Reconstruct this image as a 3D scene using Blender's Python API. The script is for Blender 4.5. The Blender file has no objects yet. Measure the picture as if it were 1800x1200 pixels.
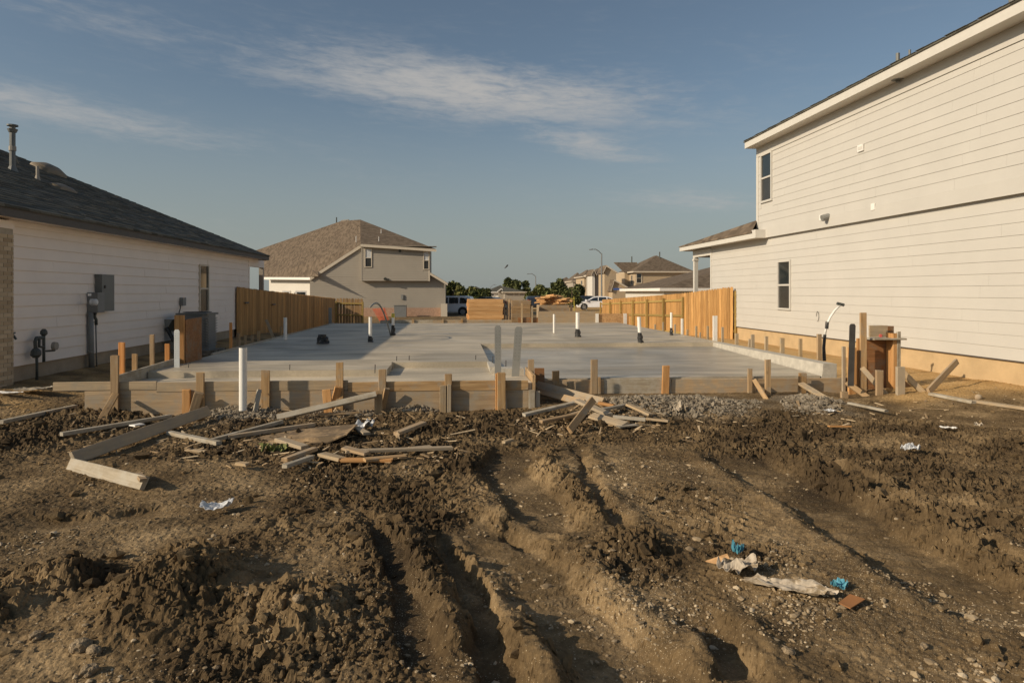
import bpy, math, random
import numpy as np
from mathutils import Vector, Matrix
random.seed(7); RNG = np.random.default_rng(7)
sc = bpy.context.scene
col = sc.collection
R = math.radians

# ------------------------------------------------------------------ camera
F = 1200.0; YAW = math.atan(100 / F); CZ = 1.23; HOR = 513.0   # pixels of the 1800 px wide photograph
cam = bpy.data.cameras.new('camera'); cam.sensor_width = 36; cam.lens = 36 * F / 1800
cam.shift_y = -(600 - HOR) / 1800; cam.clip_end = 6000; cam.clip_start = 0.05
camo = bpy.data.objects.new('camera', cam); col.objects.link(camo)
camo.location = (0, 0, CZ); camo.rotation_euler = (R(90), 0, -YAW)
sc.camera = camo

# ------------------------------------------------------------------ light
SUN_EL, SUN_AZ = R(25.0), R(21.0)      # sun stands to the left, a little behind the camera
travel = Vector((math.cos(SUN_AZ) * math.cos(SUN_EL), math.sin(SUN_AZ) * math.cos(SUN_EL), -math.sin(SUN_EL)))
sun = bpy.data.lights.new('sun', 'SUN'); sun.energy = 4.3; sun.angle = R(0.6); sun.color = (1.0, 0.83, 0.61)
suno = bpy.data.objects.new('sun', sun); col.objects.link(suno)
suno.rotation_euler = travel.to_track_quat('-Z', 'Y').to_euler(); suno.location = (-20, -10, 30)

world = bpy.data.worlds.new('World'); sc.world = world; world.use_nodes = True
wn = world.node_tree; wn.nodes.clear()
def N(nt, kind, **kw):
    n = nt.nodes.new(kind)
    for k, v in kw.items():
        if k.startswith('i_'):
            key = k[2:].replace('_', ' ')
            n.inputs[int(key) if key.isdigit() else key].default_value = v
        else: setattr(n, k, v)
    return n
def L(nt, a, b): nt.links.new(a, b)
def mathn(nt, op, a, b=None, clamp=False):
    n = nt.nodes.new('ShaderNodeMath'); n.operation = op; n.use_clamp = clamp
    for i, v in enumerate((a, b)):
        if v is None: continue
        if isinstance(v, (int, float)): n.inputs[i].default_value = v
        else: nt.links.new(v, n.inputs[i])
    return n.outputs[0]
def mixc(nt, fac, a, b, mode='MIX'):
    n = nt.nodes.new('ShaderNodeMix'); n.data_type = 'RGBA'; n.blend_type = mode
    for s, v in ((n.inputs[0], fac), (n.inputs[6], a), (n.inputs[7], b)):
        if isinstance(v, (int, float)): s.default_value = v
        elif isinstance(v, tuple): s.default_value = v if len(v) == 4 else v + (1,)
        else: nt.links.new(v, s)
    return n.outputs[2]
def ramp(nt, fac, stops):
    n = nt.nodes.new('ShaderNodeValToRGB'); cr = n.color_ramp
    while len(cr.elements) < len(stops): cr.elements.new(0.5)
    for e, (p, c) in zip(cr.elements, stops):
        e.position = p; e.color = c if len(c) == 4 else tuple(c) + (1,)
    nt.links.new(fac, n.inputs[0]); return n.outputs[0]

sky = N(wn, 'ShaderNodeTexSky', sky_type='NISHITA', sun_disc=False, sun_elevation=SUN_EL,
        sun_rotation=math.atan2(-math.cos(SUN_AZ), -math.sin(SUN_AZ)) % (2 * math.pi),
        altitude=0, air_density=1.0, dust_density=1.6, ozone_density=1.0)
tc = N(wn, 'ShaderNodeTexCoord')
sep = N(wn, 'ShaderNodeSeparateXYZ'); L(wn, tc.outputs['Generated'], sep.inputs[0])
X_, Y_, Z_ = sep.outputs
zc = mathn(wn, 'MAXIMUM', Z_, 0.02)
az = mathn(wn, 'ARCTAN2', X_, Y_)                                  # radians right of +Y
el = mathn(wn, 'ARCSINE', Z_)
cmb = N(wn, 'ShaderNodeCombineXYZ')
L(wn, mathn(wn, 'MULTIPLY', az, 3.2), cmb.inputs[0]); L(wn, mathn(wn, 'MULTIPLY', mathn(wn, 'ADD', el, mathn(wn, 'MULTIPLY', az, 0.05)), 15.0), cmb.inputs[1])
mp = N(wn, 'ShaderNodeMapping'); mp.inputs['Location'].default_value = (3.7, 1.3, 0); L(wn, cmb.outputs[0], mp.inputs[0])
n1 = N(wn, 'ShaderNodeTexNoise', i_Scale=1.1, i_Detail=9.0, i_Roughness=0.62, i_Distortion=0.7); L(wn, mp.outputs[0], n1.inputs['Vector'])
n2 = N(wn, 'ShaderNodeTexNoise', i_Scale=7.0, i_Detail=7.0, i_Roughness=0.66, i_Distortion=0.35); L(wn, mp.outputs[0], n2.inputs['Vector'])
def blob(a0, e0, sa, se, tilt):
    da = mathn(wn, 'SUBTRACT', az, a0)
    de = mathn(wn, 'SUBTRACT', mathn(wn, 'SUBTRACT', el, e0), mathn(wn, 'MULTIPLY', da, tilt))
    q = mathn(wn, 'ADD', mathn(wn, 'POWER', mathn(wn, 'ABSOLUTE', mathn(wn, 'DIVIDE', da, sa)), 2.0), mathn(wn, 'POWER', mathn(wn, 'ABSOLUTE', mathn(wn, 'DIVIDE', de, se)), 2.0))
    return mathn(wn, 'EXPONENT', mathn(wn, 'MULTIPLY', q, -1.0))
bl = mathn(wn, 'MAXIMUM', blob(0.02, 0.288, 0.36, 0.05, -0.085), mathn(wn, 'MULTIPLY', blob(0.19, 0.212, 0.13, 0.03, -0.25), 0.8))
bl = mathn(wn, 'MAXIMUM', bl, mathn(wn, 'MULTIPLY', blob(-0.52, 0.22, 0.26, 0.03, -0.12), 0.75))
bl = mathn(wn, 'MAXIMUM', bl, mathn(wn, 'MULTIPLY', blob(-0.45, 0.33, 0.26, 0.03, -0.05), 0.45))
bl = mathn(wn, 'MAXIMUM', bl, mathn(wn, 'MULTIPLY', blob(0.38, 0.125, 0.17, 0.022, -0.10), 0.7))
bl = mathn(wn, 'MAXIMUM', bl, 0.16)
nn = mathn(wn, 'ADD', mathn(wn, 'MULTIPLY', n1.outputs[0], 0.55), mathn(wn, 'MULTIPLY', n2.outputs[0], 0.45))
cl = N(wn, 'ShaderNodeMapRange', interpolation_type='SMOOTHSTEP'); cl.inputs[1].default_value = 0.36; cl.inputs[2].default_value = 0.70
L(wn, mathn(wn, 'ADD', nn, mathn(wn, 'MULTIPLY', mathn(wn, 'SUBTRACT', bl, 0.55), 0.32)), cl.inputs[0])
cf = mathn(wn, 'MULTIPLY', cl.outputs[0], mathn(wn, 'MULTIPLY', bl, 1.0), True)
hs = N(wn, 'ShaderNodeHueSaturation', i_Saturation=0.82); L(wn, sky.outputs[0], hs.inputs['Color'])
hz = N(wn, 'ShaderNodeMapRange', interpolation_type='SMOOTHSTEP'); hz.inputs[1].default_value = 0.30; hz.inputs[2].default_value = 0.0; L(wn, Z_, hz.inputs[0])
tint = mixc(wn, 1.0, hs.outputs[0], (0.88, 0.97, 1.0, 1), 'MULTIPLY')
skyc = mixc(wn, mathn(wn, 'MULTIPLY', hz.outputs[0], 0.75), tint, (4.0, 4.3, 4.1, 1))
skyc = mixc(wn, cf, skyc, (5.5, 5.4, 5.25, 1))
bg = N(wn, 'ShaderNodeBackground', i_Strength=0.08); L(wn, skyc, bg.inputs[0])
wo = N(wn, 'ShaderNodeOutputWorld'); L(wn, bg.outputs[0], wo.inputs[0])
vs = sc.view_settings; vs.view_transform = 'Standard'; vs.look = 'None'; vs.exposure = 0.0; vs.gamma = 1.0; vs.use_curve_mapping = False

# ------------------------------------------------------------------ pixel -> place
CA, SA = math.cos(YAW), math.sin(YAW)
def ray(px, py):
    xc = (px - 900) / F
    return Vector((xc * CA + SA, CA - xc * SA, -(py - HOR) / F))
CAMP = Vector((0, 0, CZ))
def onz(px, py, z): d = ray(px, py); return CAMP + d * ((z - CZ) / d.z)
def onx(px, py, x): d = ray(px, py); return CAMP + d * (x / d.x)
def ony(px, py, y): d = ray(px, py); return CAMP + d * (y / d.y)

# ------------------------------------------------------------------ materials
MATS = {}
def newmat(name):
    m = bpy.data.materials.new(name); m.use_nodes = True; nt = m.node_tree
    b = nt.nodes['Principled BSDF']; MATS[name] = m
    return m, nt, b
def plain(name, c, rough=0.7, metal=0.0, noise=0.15, nscale=6.0, bump=0.0, bscale=60.0, spec=0.4, dirt=None):
    m, nt, b = newmat(name)
    t = N(nt, 'ShaderNodeTexCoord')
    n = N(nt, 'ShaderNodeTexNoise', i_Scale=nscale, i_Detail=5.0, i_Roughness=0.6); L(nt, t.outputs['Object'], n.inputs['Vector'])
    d = tuple(x * (1 - noise) for x in c); u = tuple(min(1, x * (1 + noise)) for x in c)
    cc = ramp(nt, n.outputs[0], [(0.3, d), (0.7, u)])
    if dirt:
        n3 = N(nt, 'ShaderNodeTexNoise', i_Scale=dirt[1], i_Detail=6.0, i_Roughness=0.7); L(nt, t.outputs['Object'], n3.inputs['Vector'])
        f = ramp(nt, n3.outputs[0], [(dirt[2], (0, 0, 0)), (dirt[2] + 0.12, (1, 1, 1))])
        cc = mixc(nt, f, cc, dirt[0])
    L(nt, cc, b.inputs['Base Color'])
    b.inputs['Roughness'].default_value = rough; b.inputs['Metallic'].default_value = metal; b.inputs['Specular IOR Level'].default_value = spec
    if bump:
        n4 = N(nt, 'ShaderNodeTexNoise', i_Scale=bscale, i_Detail=4.0); L(nt, t.outputs['Object'], n4.inputs['Vector'])
        bp = N(nt, 'ShaderNodeBump', i_Strength=bump, i_Distance=0.02); L(nt, n4.outputs[0], bp.inputs['Height']); L(nt, bp.outputs[0], b.inputs['Normal'])
    return m
def wood(name, dark, light, stain=None, stain_amt=0.5, grey=None, axis=0, rough=0.75, var=0.35):
    """board grain runs along the object's own X axis (or Z when axis = 2)"""
    m, nt, b = newmat(name)
    t = N(nt, 'ShaderNodeTexCoord'); oi = N(nt, 'ShaderNodeObjectInfo')
    off = N(nt, 'ShaderNodeVectorMath', operation='ADD'); L(nt, t.outputs['Object'], off.inputs[0])
    mul = N(nt, 'ShaderNodeVectorMath', operation='SCALE'); mul.inputs[0].default_value = (37, 53, 71); L(nt, oi.outputs['Random'], mul.inputs['Scale']); L(nt, mul.outputs[0], off.inputs[1])
    mpn = N(nt, 'ShaderNodeMapping'); mpn.inputs['Scale'].default_value = (1.6, 26, 26) if axis == 0 else (26, 26, 1.6); L(nt, off.outputs[0], mpn.inputs[0])
    g = N(nt, 'ShaderNodeTexNoise', i_Scale=1.0, i_Detail=5.0, i_Roughness=0.6, i_Distortion=0.6); L(nt, mpn.outputs[0], g.inputs['Vector'])
    cc = ramp(nt, g.outputs[0], [(0.28, dark), (0.68, light)])
    kn = N(nt, 'ShaderNodeTexVoronoi', i_Scale=4.2); km = N(nt, 'ShaderNodeMapping'); km.inputs['Scale'].default_value = (0.7, 1.6, 1.6) if axis == 0 else (1.6, 1.6, 0.7); L(nt, off.outputs[0], km.inputs[0]); L(nt, km.outputs[0], kn.inputs['Vector'])
    kf = ramp(nt, kn.outputs['Distance'], [(0.05, (1, 1, 1)), (0.11, (0, 0, 0))])
    cc = mixc(nt, mathn(nt, 'MULTIPLY', kf, 0.55), cc, tuple(x * 0.35 for x in dark))
    val = mathn(nt, 'ADD', mathn(nt, 'MULTIPLY', oi.outputs['Random'], var), 1 - var / 2)
    vv = N(nt, 'ShaderNodeCombineXYZ'); [L(nt, val, vv.inputs[i]) for i in range(3)]
    cc = mixc(nt, 1.0, cc, vv.outputs[0], 'MULTIPLY')
    if grey:
        r2 = mathn(nt, 'FRACT', mathn(nt, 'MULTIPLY', oi.outputs['Random'], 7.31))
        cc = mixc(nt, mathn(nt, 'MULTIPLY', r2, grey[1]), cc, grey[0])
    if stain:
        s = N(nt, 'ShaderNodeTexNoise', i_Scale=5.0, i_Detail=8.0, i_Roughness=0.72); L(nt, off.outputs[0], s.inputs['Vector'])
        sf = ramp(nt, s.outputs[0], [(0.60 - stain_amt * 0.3, (0, 0, 0)), (0.72 - stain_amt * 0.25, (1, 1, 1))])
        cc = mixc(nt, mathn(nt, 'MULTIPLY', sf, 0.75), cc, stain)
    L(nt, cc, b.inputs['Base Color']); b.inputs['Roughness'].default_value = rough; b.inputs['Specular IOR Level'].default_value = 0.25
    bp = N(nt, 'ShaderNodeBump', i_Strength=0.35, i_Distance=0.01); L(nt, g.outputs[0], bp.inputs['Height']); L(nt, bp.outputs[0], b.inputs['Normal'])
    return m
CONC = (0.30, 0.28, 0.245)
M_form = wood('form_wood', (0.29, 0.19, 0.10), (0.52, 0.375, 0.225), stain=(0.34, 0.295, 0.23), stain_amt=0.5, grey=((0.34, 0.28, 0.2), 0.5))
M_stake = wood('stake_wood', (0.25, 0.145, 0.06), (0.50, 0.33, 0.165), stain=(0.34, 0.29, 0.22), stain_amt=0.25, grey=((0.34, 0.27, 0.19), 0.6))
M_fresh = wood('fresh_wood', (0.36, 0.17, 0.055), (0.58, 0.33, 0.14))
M_scrap = wood('scrap_wood', (0.28, 0.19, 0.10), (0.54, 0.40, 0.235), stain=(0.33, 0.28, 0.21), stain_amt=0.4, grey=((0.36, 0.31, 0.24), 0.8))
M_greyw = wood('cement_wood', (0.23, 0.19, 0.135), (0.40, 0.345, 0.26), stain=(0.42, 0.385, 0.32), stain_amt=0.6)
M_fence = wood('fence_cedar', (0.31, 0.155, 0.048), (0.53, 0.305, 0.115), axis=2, var=0.5)
M_fence_brown = wood('fence_brown', (0.20, 0.12, 0.055), (0.36, 0.23, 0.11), axis=2, var=0.4)  # darker, browner picket wood for the far panel
M_post = wood('treated_post', (0.25, 0.17, 0.05), (0.40, 0.28, 0.10), axis=2)
M_ply = wood('plywood', (0.16, 0.075, 0.03), (0.30, 0.15, 0.065), stain=(0.22, 0.17, 0.12), stain_amt=0.4)
M_lumber = wood('lumber', (0.52, 0.27, 0.10), (0.74, 0.46, 0.215), var=0.25)
M_orange = wood('orange_stake', (0.50, 0.19, 0.05), (0.66, 0.33, 0.12))
def osb():
    m, nt, b = newmat('osb')
    t = N(nt, 'ShaderNodeTexCoord'); v = N(nt, 'ShaderNodeTexVoronoi', i_Scale=28.0); mpn = N(nt, 'ShaderNodeMapping'); mpn.inputs['Scale'].default_value = (0.6, 1.4, 1.4)
    L(nt, t.outputs['Object'], mpn.inputs[0]); L(nt, mpn.outputs[0], v.inputs['Vector'])
    L(nt, ramp(nt, v.outputs['Color'], [(0.0, (0.34, 0.19, 0.08)), (0.5, (0.5, 0.3, 0.14)), (1, (0.62, 0.4, 0.2))]), b.inputs['Base Color']); b.inputs['Roughness'].default_value = 0.8
    return m
M_osb = osb()
def concrete(name, c, rough, wet=0.0, streak=True):
    m, nt, b = newmat(name)
    t = N(nt, 'ShaderNodeTexCoord')
    mpn = N(nt, 'ShaderNodeMapping'); mpn.inputs['Scale'].default_value = (0.35, 1.3, 1); L(nt, t.outputs['Object'], mpn.inputs[0])
    a = N(nt, 'ShaderNodeTexNoise', i_Scale=1.1, i_Detail=8.0, i_Roughness=0.62, i_Distortion=0.8); L(nt, mpn.outputs[0], a.inputs['Vector'])
    f = N(nt, 'ShaderNodeTexNoise', i_Scale=30.0, i_Detail=5.0, i_Roughness=0.7); L(nt, t.outputs['Object'], f.inputs['Vector'])
    cc = ramp(nt, a.outputs[0], [(0.3, tuple(x * 0.62 for x in c)), (0.48, c), (0.7, tuple(x * 1.2 for x in c))])
    w_ = N(nt, 'ShaderNodeTexNoise', i_Scale=0.45, i_Detail=4.0, i_Roughness=0.55, i_Distortion=1.5); L(nt, t.outputs['Object'], w_.inputs['Vector'])
    cc = mixc(nt, 0.6, cc, mixc(nt, 1.0, cc, ramp(nt, w_.outputs[0], [(0.38, (0.5, 0.51, 0.53)), (0.58, (1.18, 1.15, 1.1))]), 'MULTIPLY'))
    tr = N(nt, 'ShaderNodeTexWave', wave_type='RINGS', i_Scale=0.55, i_Distortion=9.0, i_Detail=4.0); tr.inputs['Detail Scale'].default_value = 0.6; L(nt, t.outputs['Object'], tr.inputs['Vector'])
    cc = mixc(nt, 0.22, cc, mixc(nt, 1.0, cc, ramp(nt, tr.outputs[0], [(0.2, (0.75, 0.75, 0.75)), (0.9, (1.2, 1.2, 1.2))]), 'MULTIPLY'))
    cc = mixc(nt, 0.25, cc, ramp(nt, f.outputs[0], [(0.3, tuple(x * 0.6 for x in c)), (0.7, tuple(x * 1.3 for x in c))]))
    L(nt, cc, b.inputs['Base Color'])
    b.inputs['Specular IOR Level'].default_value = 0.5 if rough < 0.5 else 0.22
    rr = ramp(nt, a.outputs[0], [(0.35, (rough, rough, rough)), (0.7, (rough - wet,) * 3)]); L(nt, rr, b.inputs['Roughness'])
    bp = N(nt, 'ShaderNodeBump', i_Strength=0.12, i_Distance=0.01); L(nt, f.outputs[0], bp.inputs['Height']); L(nt, bp.outputs[0], b.inputs['Normal'])
    return m
M_conc = concrete('slab_concrete', (0.47, 0.41, 0.315), 0.58, 0.24)
M_ledge = concrete('ledge_concrete', (0.54, 0.475, 0.37), 0.75, 0.1)  # lighter copy of the slab concrete, light on the ledge put into it
M_gar = concrete('garage_concrete', (0.38, 0.335, 0.262), 0.44, 0.2)
M_curb = plain('curb_concrete', (0.46, 0.43, 0.37), 0.85, noise=0.15, nscale=8, bump=0.4, bscale=35)  # lighter than the garage floor; its sunlit look is put into the colour
M_rough = plain('rough_concrete', (0.235, 0.198, 0.148), 0.95, noise=0.45, nscale=9, bump=0.8, bscale=40, dirt=((0.10, 0.075, 0.048), 5, 0.5))
M_found = plain('foundation', (0.50, 0.36, 0.20), 0.9, noise=0.12, nscale=2.5, bump=0.3, bscale=30)
M_found_l = plain('foundation_left', (0.36, 0.29, 0.21), 0.9, noise=0.15, nscale=2.5, bump=0.3, bscale=30)
M_siding = plain('cream_siding', (0.53, 0.51, 0.47), 0.6, noise=0.03, nscale=1.3, bump=0.05, bscale=90)
M_siding_l = plain('pale_siding', (0.84, 0.76, 0.69), 0.6, noise=0.04, nscale=1.3, bump=0.05, bscale=90)
M_trim = plain('cream_trim', (0.60, 0.575, 0.525), 0.55, noise=0.03)
M_taupe = plain('taupe_siding', (0.35, 0.315, 0.265), 0.65, noise=0.05, nscale=0.8)
M_taupe_trim = plain('taupe_trim', (0.58, 0.51, 0.41), 0.6, noise=0.04)
M_darktrim = plain('brown_fascia', (0.085, 0.075, 0.065), 0.6, noise=0.1)
M_tan = plain('tan_siding', (0.46, 0.36, 0.24), 0.65, noise=0.05)
M_white = plain('white_paint', (0.78, 0.76, 0.72), 0.5, noise=0.04)
M_pvc = plain('white_pvc', (0.80, 0.78, 0.73), 0.35, noise=0.04, dirt=((0.32, 0.28, 0.22), 9, 0.66))
M_tape = plain('black_wrap', (0.03, 0.03, 0.03), 0.45, noise=0.5, nscale=30, dirt=((0.3, 0.28, 0.25), 14, 0.58))
M_strap = plain('galvanised', (0.25, 0.25, 0.235), 0.5, metal=0.15, noise=0.06, nscale=5)
M_hole = plain('dark_hole', (0.03, 0.03, 0.03), 0.9)
M_elec = plain('grey_enamel', (0.17, 0.175, 0.165), 0.5, noise=0.06)
M_pipe = plain('grey_conduit', (0.20, 0.205, 0.20), 0.5, noise=0.08)
M_gas = plain('gas_iron', (0.07, 0.078, 0.072), 0.55, noise=0.2)
M_ac = plain('condenser_grey', (0.19, 0.195, 0.195), 0.5, noise=0.08)
M_glass = plain('window_glass', (0.018, 0.024, 0.026), 0.04, noise=0.2, nscale=1.0, spec=0.9)
M_glass2 = plain('screen_glass', (0.035, 0.034, 0.03), 0.25, noise=0.25, nscale=2.0, spec=0.6)
M_car = plain('white_car_paint', (0.80, 0.80, 0.82), 0.18, noise=0.02, spec=0.6)
M_cargrey = plain('dark_car_paint', (0.03, 0.035, 0.045), 0.2, noise=0.05, spec=0.6)
M_tyre = plain('tyre', (0.025, 0.025, 0.025), 0.85)
M_rim = plain('rim', (0.35, 0.35, 0.36), 0.35, metal=0.7)
M_red = plain('tail_lamp', (0.4, 0.03, 0.02), 0.3)
M_lamp = plain('head_lamp', (0.75, 0.76, 0.78), 0.15, spec=0.8)
M_net = plain('orange_net', (0.75, 0.13, 0.05), 0.7)
M_blue = plain('blue_wrap', (0.09, 0.31, 0.41), 0.6, noise=0.3, nscale=20, dirt=((0.26, 0.2, 0.13), 18, 0.58))
M_paper = plain('torn_paper', (0.47, 0.40, 0.31), 0.85, noise=0.35, nscale=14, dirt=((0.24, 0.18, 0.11), 11, 0.5))
M_foil = plain('grey_plastic', (0.56, 0.57, 0.58), 0.3, noise=0.25, nscale=16)
M_card = plain('rust_card', (0.30, 0.135, 0.05), 0.75, noise=0.2)
M_brush = plain('dark_steel', (0.09, 0.085, 0.08), 0.5, metal=0.4, noise=0.2)
M_bark = plain('bark', (0.10, 0.075, 0.05), 0.9, noise=0.3, bump=0.5)
M_skygrey = plain('lamp_steel', (0.20, 0.21, 0.215), 0.5, metal=0.3, noise=0.08)
M_bird = plain('bird_feathers', (0.10, 0.10, 0.11), 0.8)
M_yellow = plain('yellow_tape', (0.50, 0.42, 0.07), 0.6)
M_bluesign = plain('blue_sign', (0.06, 0.12, 0.36), 0.5)
def leafmat(name, a, bcol):
    m, nt, b = newmat(name)
    g = N(nt, 'ShaderNodeNewGeometry')
    L(nt, ramp(nt, g.outputs['Random Per Island'], [(0, a), (1, bcol)]), b.inputs['Base Color']); b.inputs['Roughness'].default_value = 0.7; b.inputs['Specular IOR Level'].default_value = 0.2
    return m
M_leaf = [leafmat('leaf_dark', (0.055, 0.065, 0.022), (0.14, 0.15, 0.055)), leafmat('leaf_mid', (0.09, 0.105, 0.032), (0.21, 0.22, 0.08)), leafmat('leaf_olive', (0.09, 0.10, 0.028), (0.20, 0.19, 0.065))]
def shingles(name, dark, light, scale=1.0):
    m, nt, b = newmat(name)
    t = N(nt, 'ShaderNodeTexCoord'); mpn = N(nt, 'ShaderNodeMapping'); L(nt, t.outputs['UV'], mpn.inputs[0])
    br = N(nt, 'ShaderNodeTexBrick', i_Scale=1.0, i_Mortar_Size=0.006, i_Brick_Width=0.30, i_Row_Height=0.14, offset=0.37); L(nt, mpn.outputs[0], br.inputs['Vector'])
    br.inputs['Color1'].default_value = (0, 0, 0, 1); br.inputs['Color2'].default_value = (1, 1, 1, 1); br.inputs['Mortar'].default_value = (0.2, 0.2, 0.2, 1); br.inputs['Bias'].default_value = 0.0
    n = N(nt, 'ShaderNodeTexNoise', i_Scale=60.0, i_Detail=3.0); L(nt, mpn.outputs[0], n.inputs['Vector'])
    n2 = N(nt, 'ShaderNodeTexNoise', i_Scale=0.5, i_Detail=4.0); L(nt, mpn.outputs[0], n2.inputs['Vector'])
    f = mathn(nt, 'ADD', mathn(nt, 'MULTIPLY', br.outputs['Color'], 0.55), mathn(nt, 'ADD', mathn(nt, 'MULTIPLY', n.outputs[0], 0.25), mathn(nt, 'MULTIPLY', n2.outputs[0], 0.25)))
    L(nt, ramp(nt, f, [(0.12, dark), (0.85, light)]), b.inputs['Base Color']); b.inputs['Roughness'].default_value = 0.9; b.inputs['Specular IOR Level'].default_value = 0.2
    bp = N(nt, 'ShaderNodeBump', i_Strength=0.6, i_Distance=0.015); L(nt, f, bp.inputs['Height']); L(nt, bp.outputs[0], b.inputs['Normal'])
    return m
M_roof_l = shingles('dark_shingles', (0.042, 0.040, 0.032), (0.145, 0.138, 0.112))
M_roof_b = shingles('brown_shingles', (0.075, 0.056, 0.04), (0.215, 0.165, 0.118))
def brickmat():
    m, nt, b = newmat('buff_brick')
    oi = N(nt, 'ShaderNodeNewGeometry'); L(nt, ramp(nt, oi.outputs['Random Per Island'], [(0, (0.36, 0.27, 0.17)), (1, (0.55, 0.44, 0.30))]), b.inputs['Base Color']); b.inputs['Roughness'].default_value = 0.9
    return m
M_brick = brickmat(); M_mortar = plain('mortar', (0.42, 0.37, 0.30), 0.95)

# ------------------------------------------------------------------ mesh helpers
class MB:
    def __init__(s): s.v = []; s.f = []
    def hexa(s, p):                      # 8 points: 4 bottom ccw, 4 top ccw
        i = len(s.v); s.v += [tuple(q) for q in p]
        for a in ((3, 2, 1, 0), (4, 5, 6, 7), (0, 1, 5, 4), (1, 2, 6, 5), (2, 3, 7, 6), (3, 0, 4, 7)): s.f.append([i + k for k in a])
        return s
    def box(s, x0, x1, y0, y1, z0, z1):
        return s.hexa([(x0, y0, z0), (x1, y0, z0), (x1, y1, z0), (x0, y1, z0), (x0, y0, z1), (x1, y0, z1), (x1, y1, z1), (x0, y1, z1)])
    def poly(s, pts, t=None, nrm=None):
        """a flat polygon, with thickness t along nrm (downwards) when given"""
        i = len(s.v); n = len(pts); s.v += [tuple(p) for p in pts]
        s.f.append(list(range(i, i + n)))
        if t:
            nv = Vector(nrm) if nrm else Vector((0, 0, -1))
            s.v += [tuple(Vector(p) + nv * t) for p in pts]
            s.f.append(list(range(i + 2 * n - 1, i + n - 1, -1)))
            for k in range(n): s.f.append([i + k, i + n + k, i + n + (k + 1) % n, i + (k + 1) % n])
        return s
    def tube(s, pts, rad, seg=10, cap=True):
        pts = [Vector(p) for p in pts]; n = len(pts); base = len(s.v)
        rads = rad if isinstance(rad, (list, tuple)) else [rad] * n
        prev = None
        for k, p in enumerate(pts):
            d = (pts[min(k + 1, n - 1)] - pts[max(k - 1, 0)]).normalized()
            a = d.orthogonal().normalized() if prev is None else (prev - d * prev.dot(d)).normalized()
            prev = a; b = d.cross(a)
            for j in range(seg):
                t = 2 * math.pi * j / seg; s.v.append(tuple(p + (a * math.cos(t) + b * math.sin(t)) * rads[k]))
        for k in range(n - 1):
            for j in range(seg):
                a0 = base + k * seg + j; a1 = base + k * seg + (j + 1) % seg
                s.f.append([a0, a1, a1 + seg, a0 + seg])
        if cap:
            s.f.append([base + j for j in reversed(range(seg))]); s.f.append([base + (n - 1) * seg + j for j in range(seg)])
        return s
    def build(s, name, mat, parent=None, smooth=False, uv=None, loc=None):
        me = bpy.data.meshes.new(name); me.from_pydata(s.v, [], s.f); me.validate(); me.update()
        import bmesh
        bm = bmesh.new(); bm.from_mesh(me); bmesh.ops.recalc_face_normals(bm, faces=bm.faces); bm.to_mesh(me); bm.free()
        me.materials.append(mat)
        if smooth: me.polygons.foreach_set('use_smooth', [True] * len(me.polygons))
        if uv:                                # uv[0], uv[1]: world axes in metres
            ul = me.uv_layers.new(name='uv'); U, V = Vector(uv[0]), Vector(uv[1])
            for lp in me.loops:
                c = me.vertices[lp.vertex_index].co; ul.data[lp.index].uv = (c.dot(U), c.dot(V))
        return link(name, me, parent)
PL = {}
def link(name, me, parent=None, mw=None):
    o = bpy.data.objects.new(name, me); col.objects.link(o)
    if mw is not None: o.matrix_world = mw
    if parent is not None:
        o.parent = parent
        o.matrix_parent_inverse = PL.get(parent.name, Matrix.Identity(4)).inverted()
    PL[o.name] = mw if mw is not None else Matrix.Identity(4)
    return o
def thing(name, label, cat, loc=(0, 0, 0), group=None):
    o = bpy.data.objects.new(name, None); col.objects.link(o); o.location = loc; o.empty_display_size = 0.2
    PL[o.name] = Matrix.Translation(Vector(loc)); return tag(o, label, cat, group)
def tag(o, label, cat, group=None):
    o['label'] = label; o['category'] = cat
    if group: o['group'] = group
    return o
def kind(o, k): o['kind'] = k; return o
def board(name, p0, p1, w, t, nrm, mat, parent=None, jit=0.004, point=False, dog=False):
    """a sawn board: local X runs p0 -> p1, Y is the width, Z the thickness along nrm; eased edges, uneven ends"""
    p0, p1 = Vector(p0), Vector(p1); ax = (p1 - p0); Lg = ax.length; ax.normalize()
    nz = Vector(nrm); nz = (nz - ax * nz.dot(ax)).normalized(); ny = nz.cross(ax)
    mw = Matrix.Translation((p0 + p1) / 2) @ Matrix((ax, ny, nz)).transposed().to_4x4()
    c = min(0.005, t * 0.2, w * 0.2); hw, ht = w / 2, t / 2
    prof = [(-hw + c, -ht), (hw - c, -ht), (hw, -ht + c), (hw, ht - c), (hw - c, ht), (-hw + c, ht), (-hw, ht - c), (-hw, -ht + c)]
    rr = lambda: random.uniform(-jit, jit)
    v = []; nseg = max(1, min(6, int(Lg / 0.5))); bow = random.uniform(-1, 1) * min(0.006, Lg * 0.002)
    tilt = random.uniform(-0.03, 0.03)
    for k in range(nseg + 1):
        x = -Lg / 2 + Lg * k / nseg; e = bow * math.sin(math.pi * k / nseg)
        for (a, b_) in prof:
            sh = 1.0
            if point and k == 0: sh = 0.35
            v.append((x + (rr() + tilt * a if k in (0, nseg) else 0), a * sh + rr() * 0.3 + e, b_ + rr() * 0.3))
    f = []
    for k in range(nseg):
        for j in range(8):
            a0 = k * 8 + j; a1 = k * 8 + (j + 1) % 8; f.append([a0, a1, a1 + 8, a0 + 8])
    f.append(list(reversed(range(8)))); f.append([nseg * 8 + j for j in range(8)])
    me = bpy.data.meshes.new(name); me.from_pydata(v, [], f); me.materials.append(mat); me.update()
    return link(name, me, parent, mw)
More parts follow.
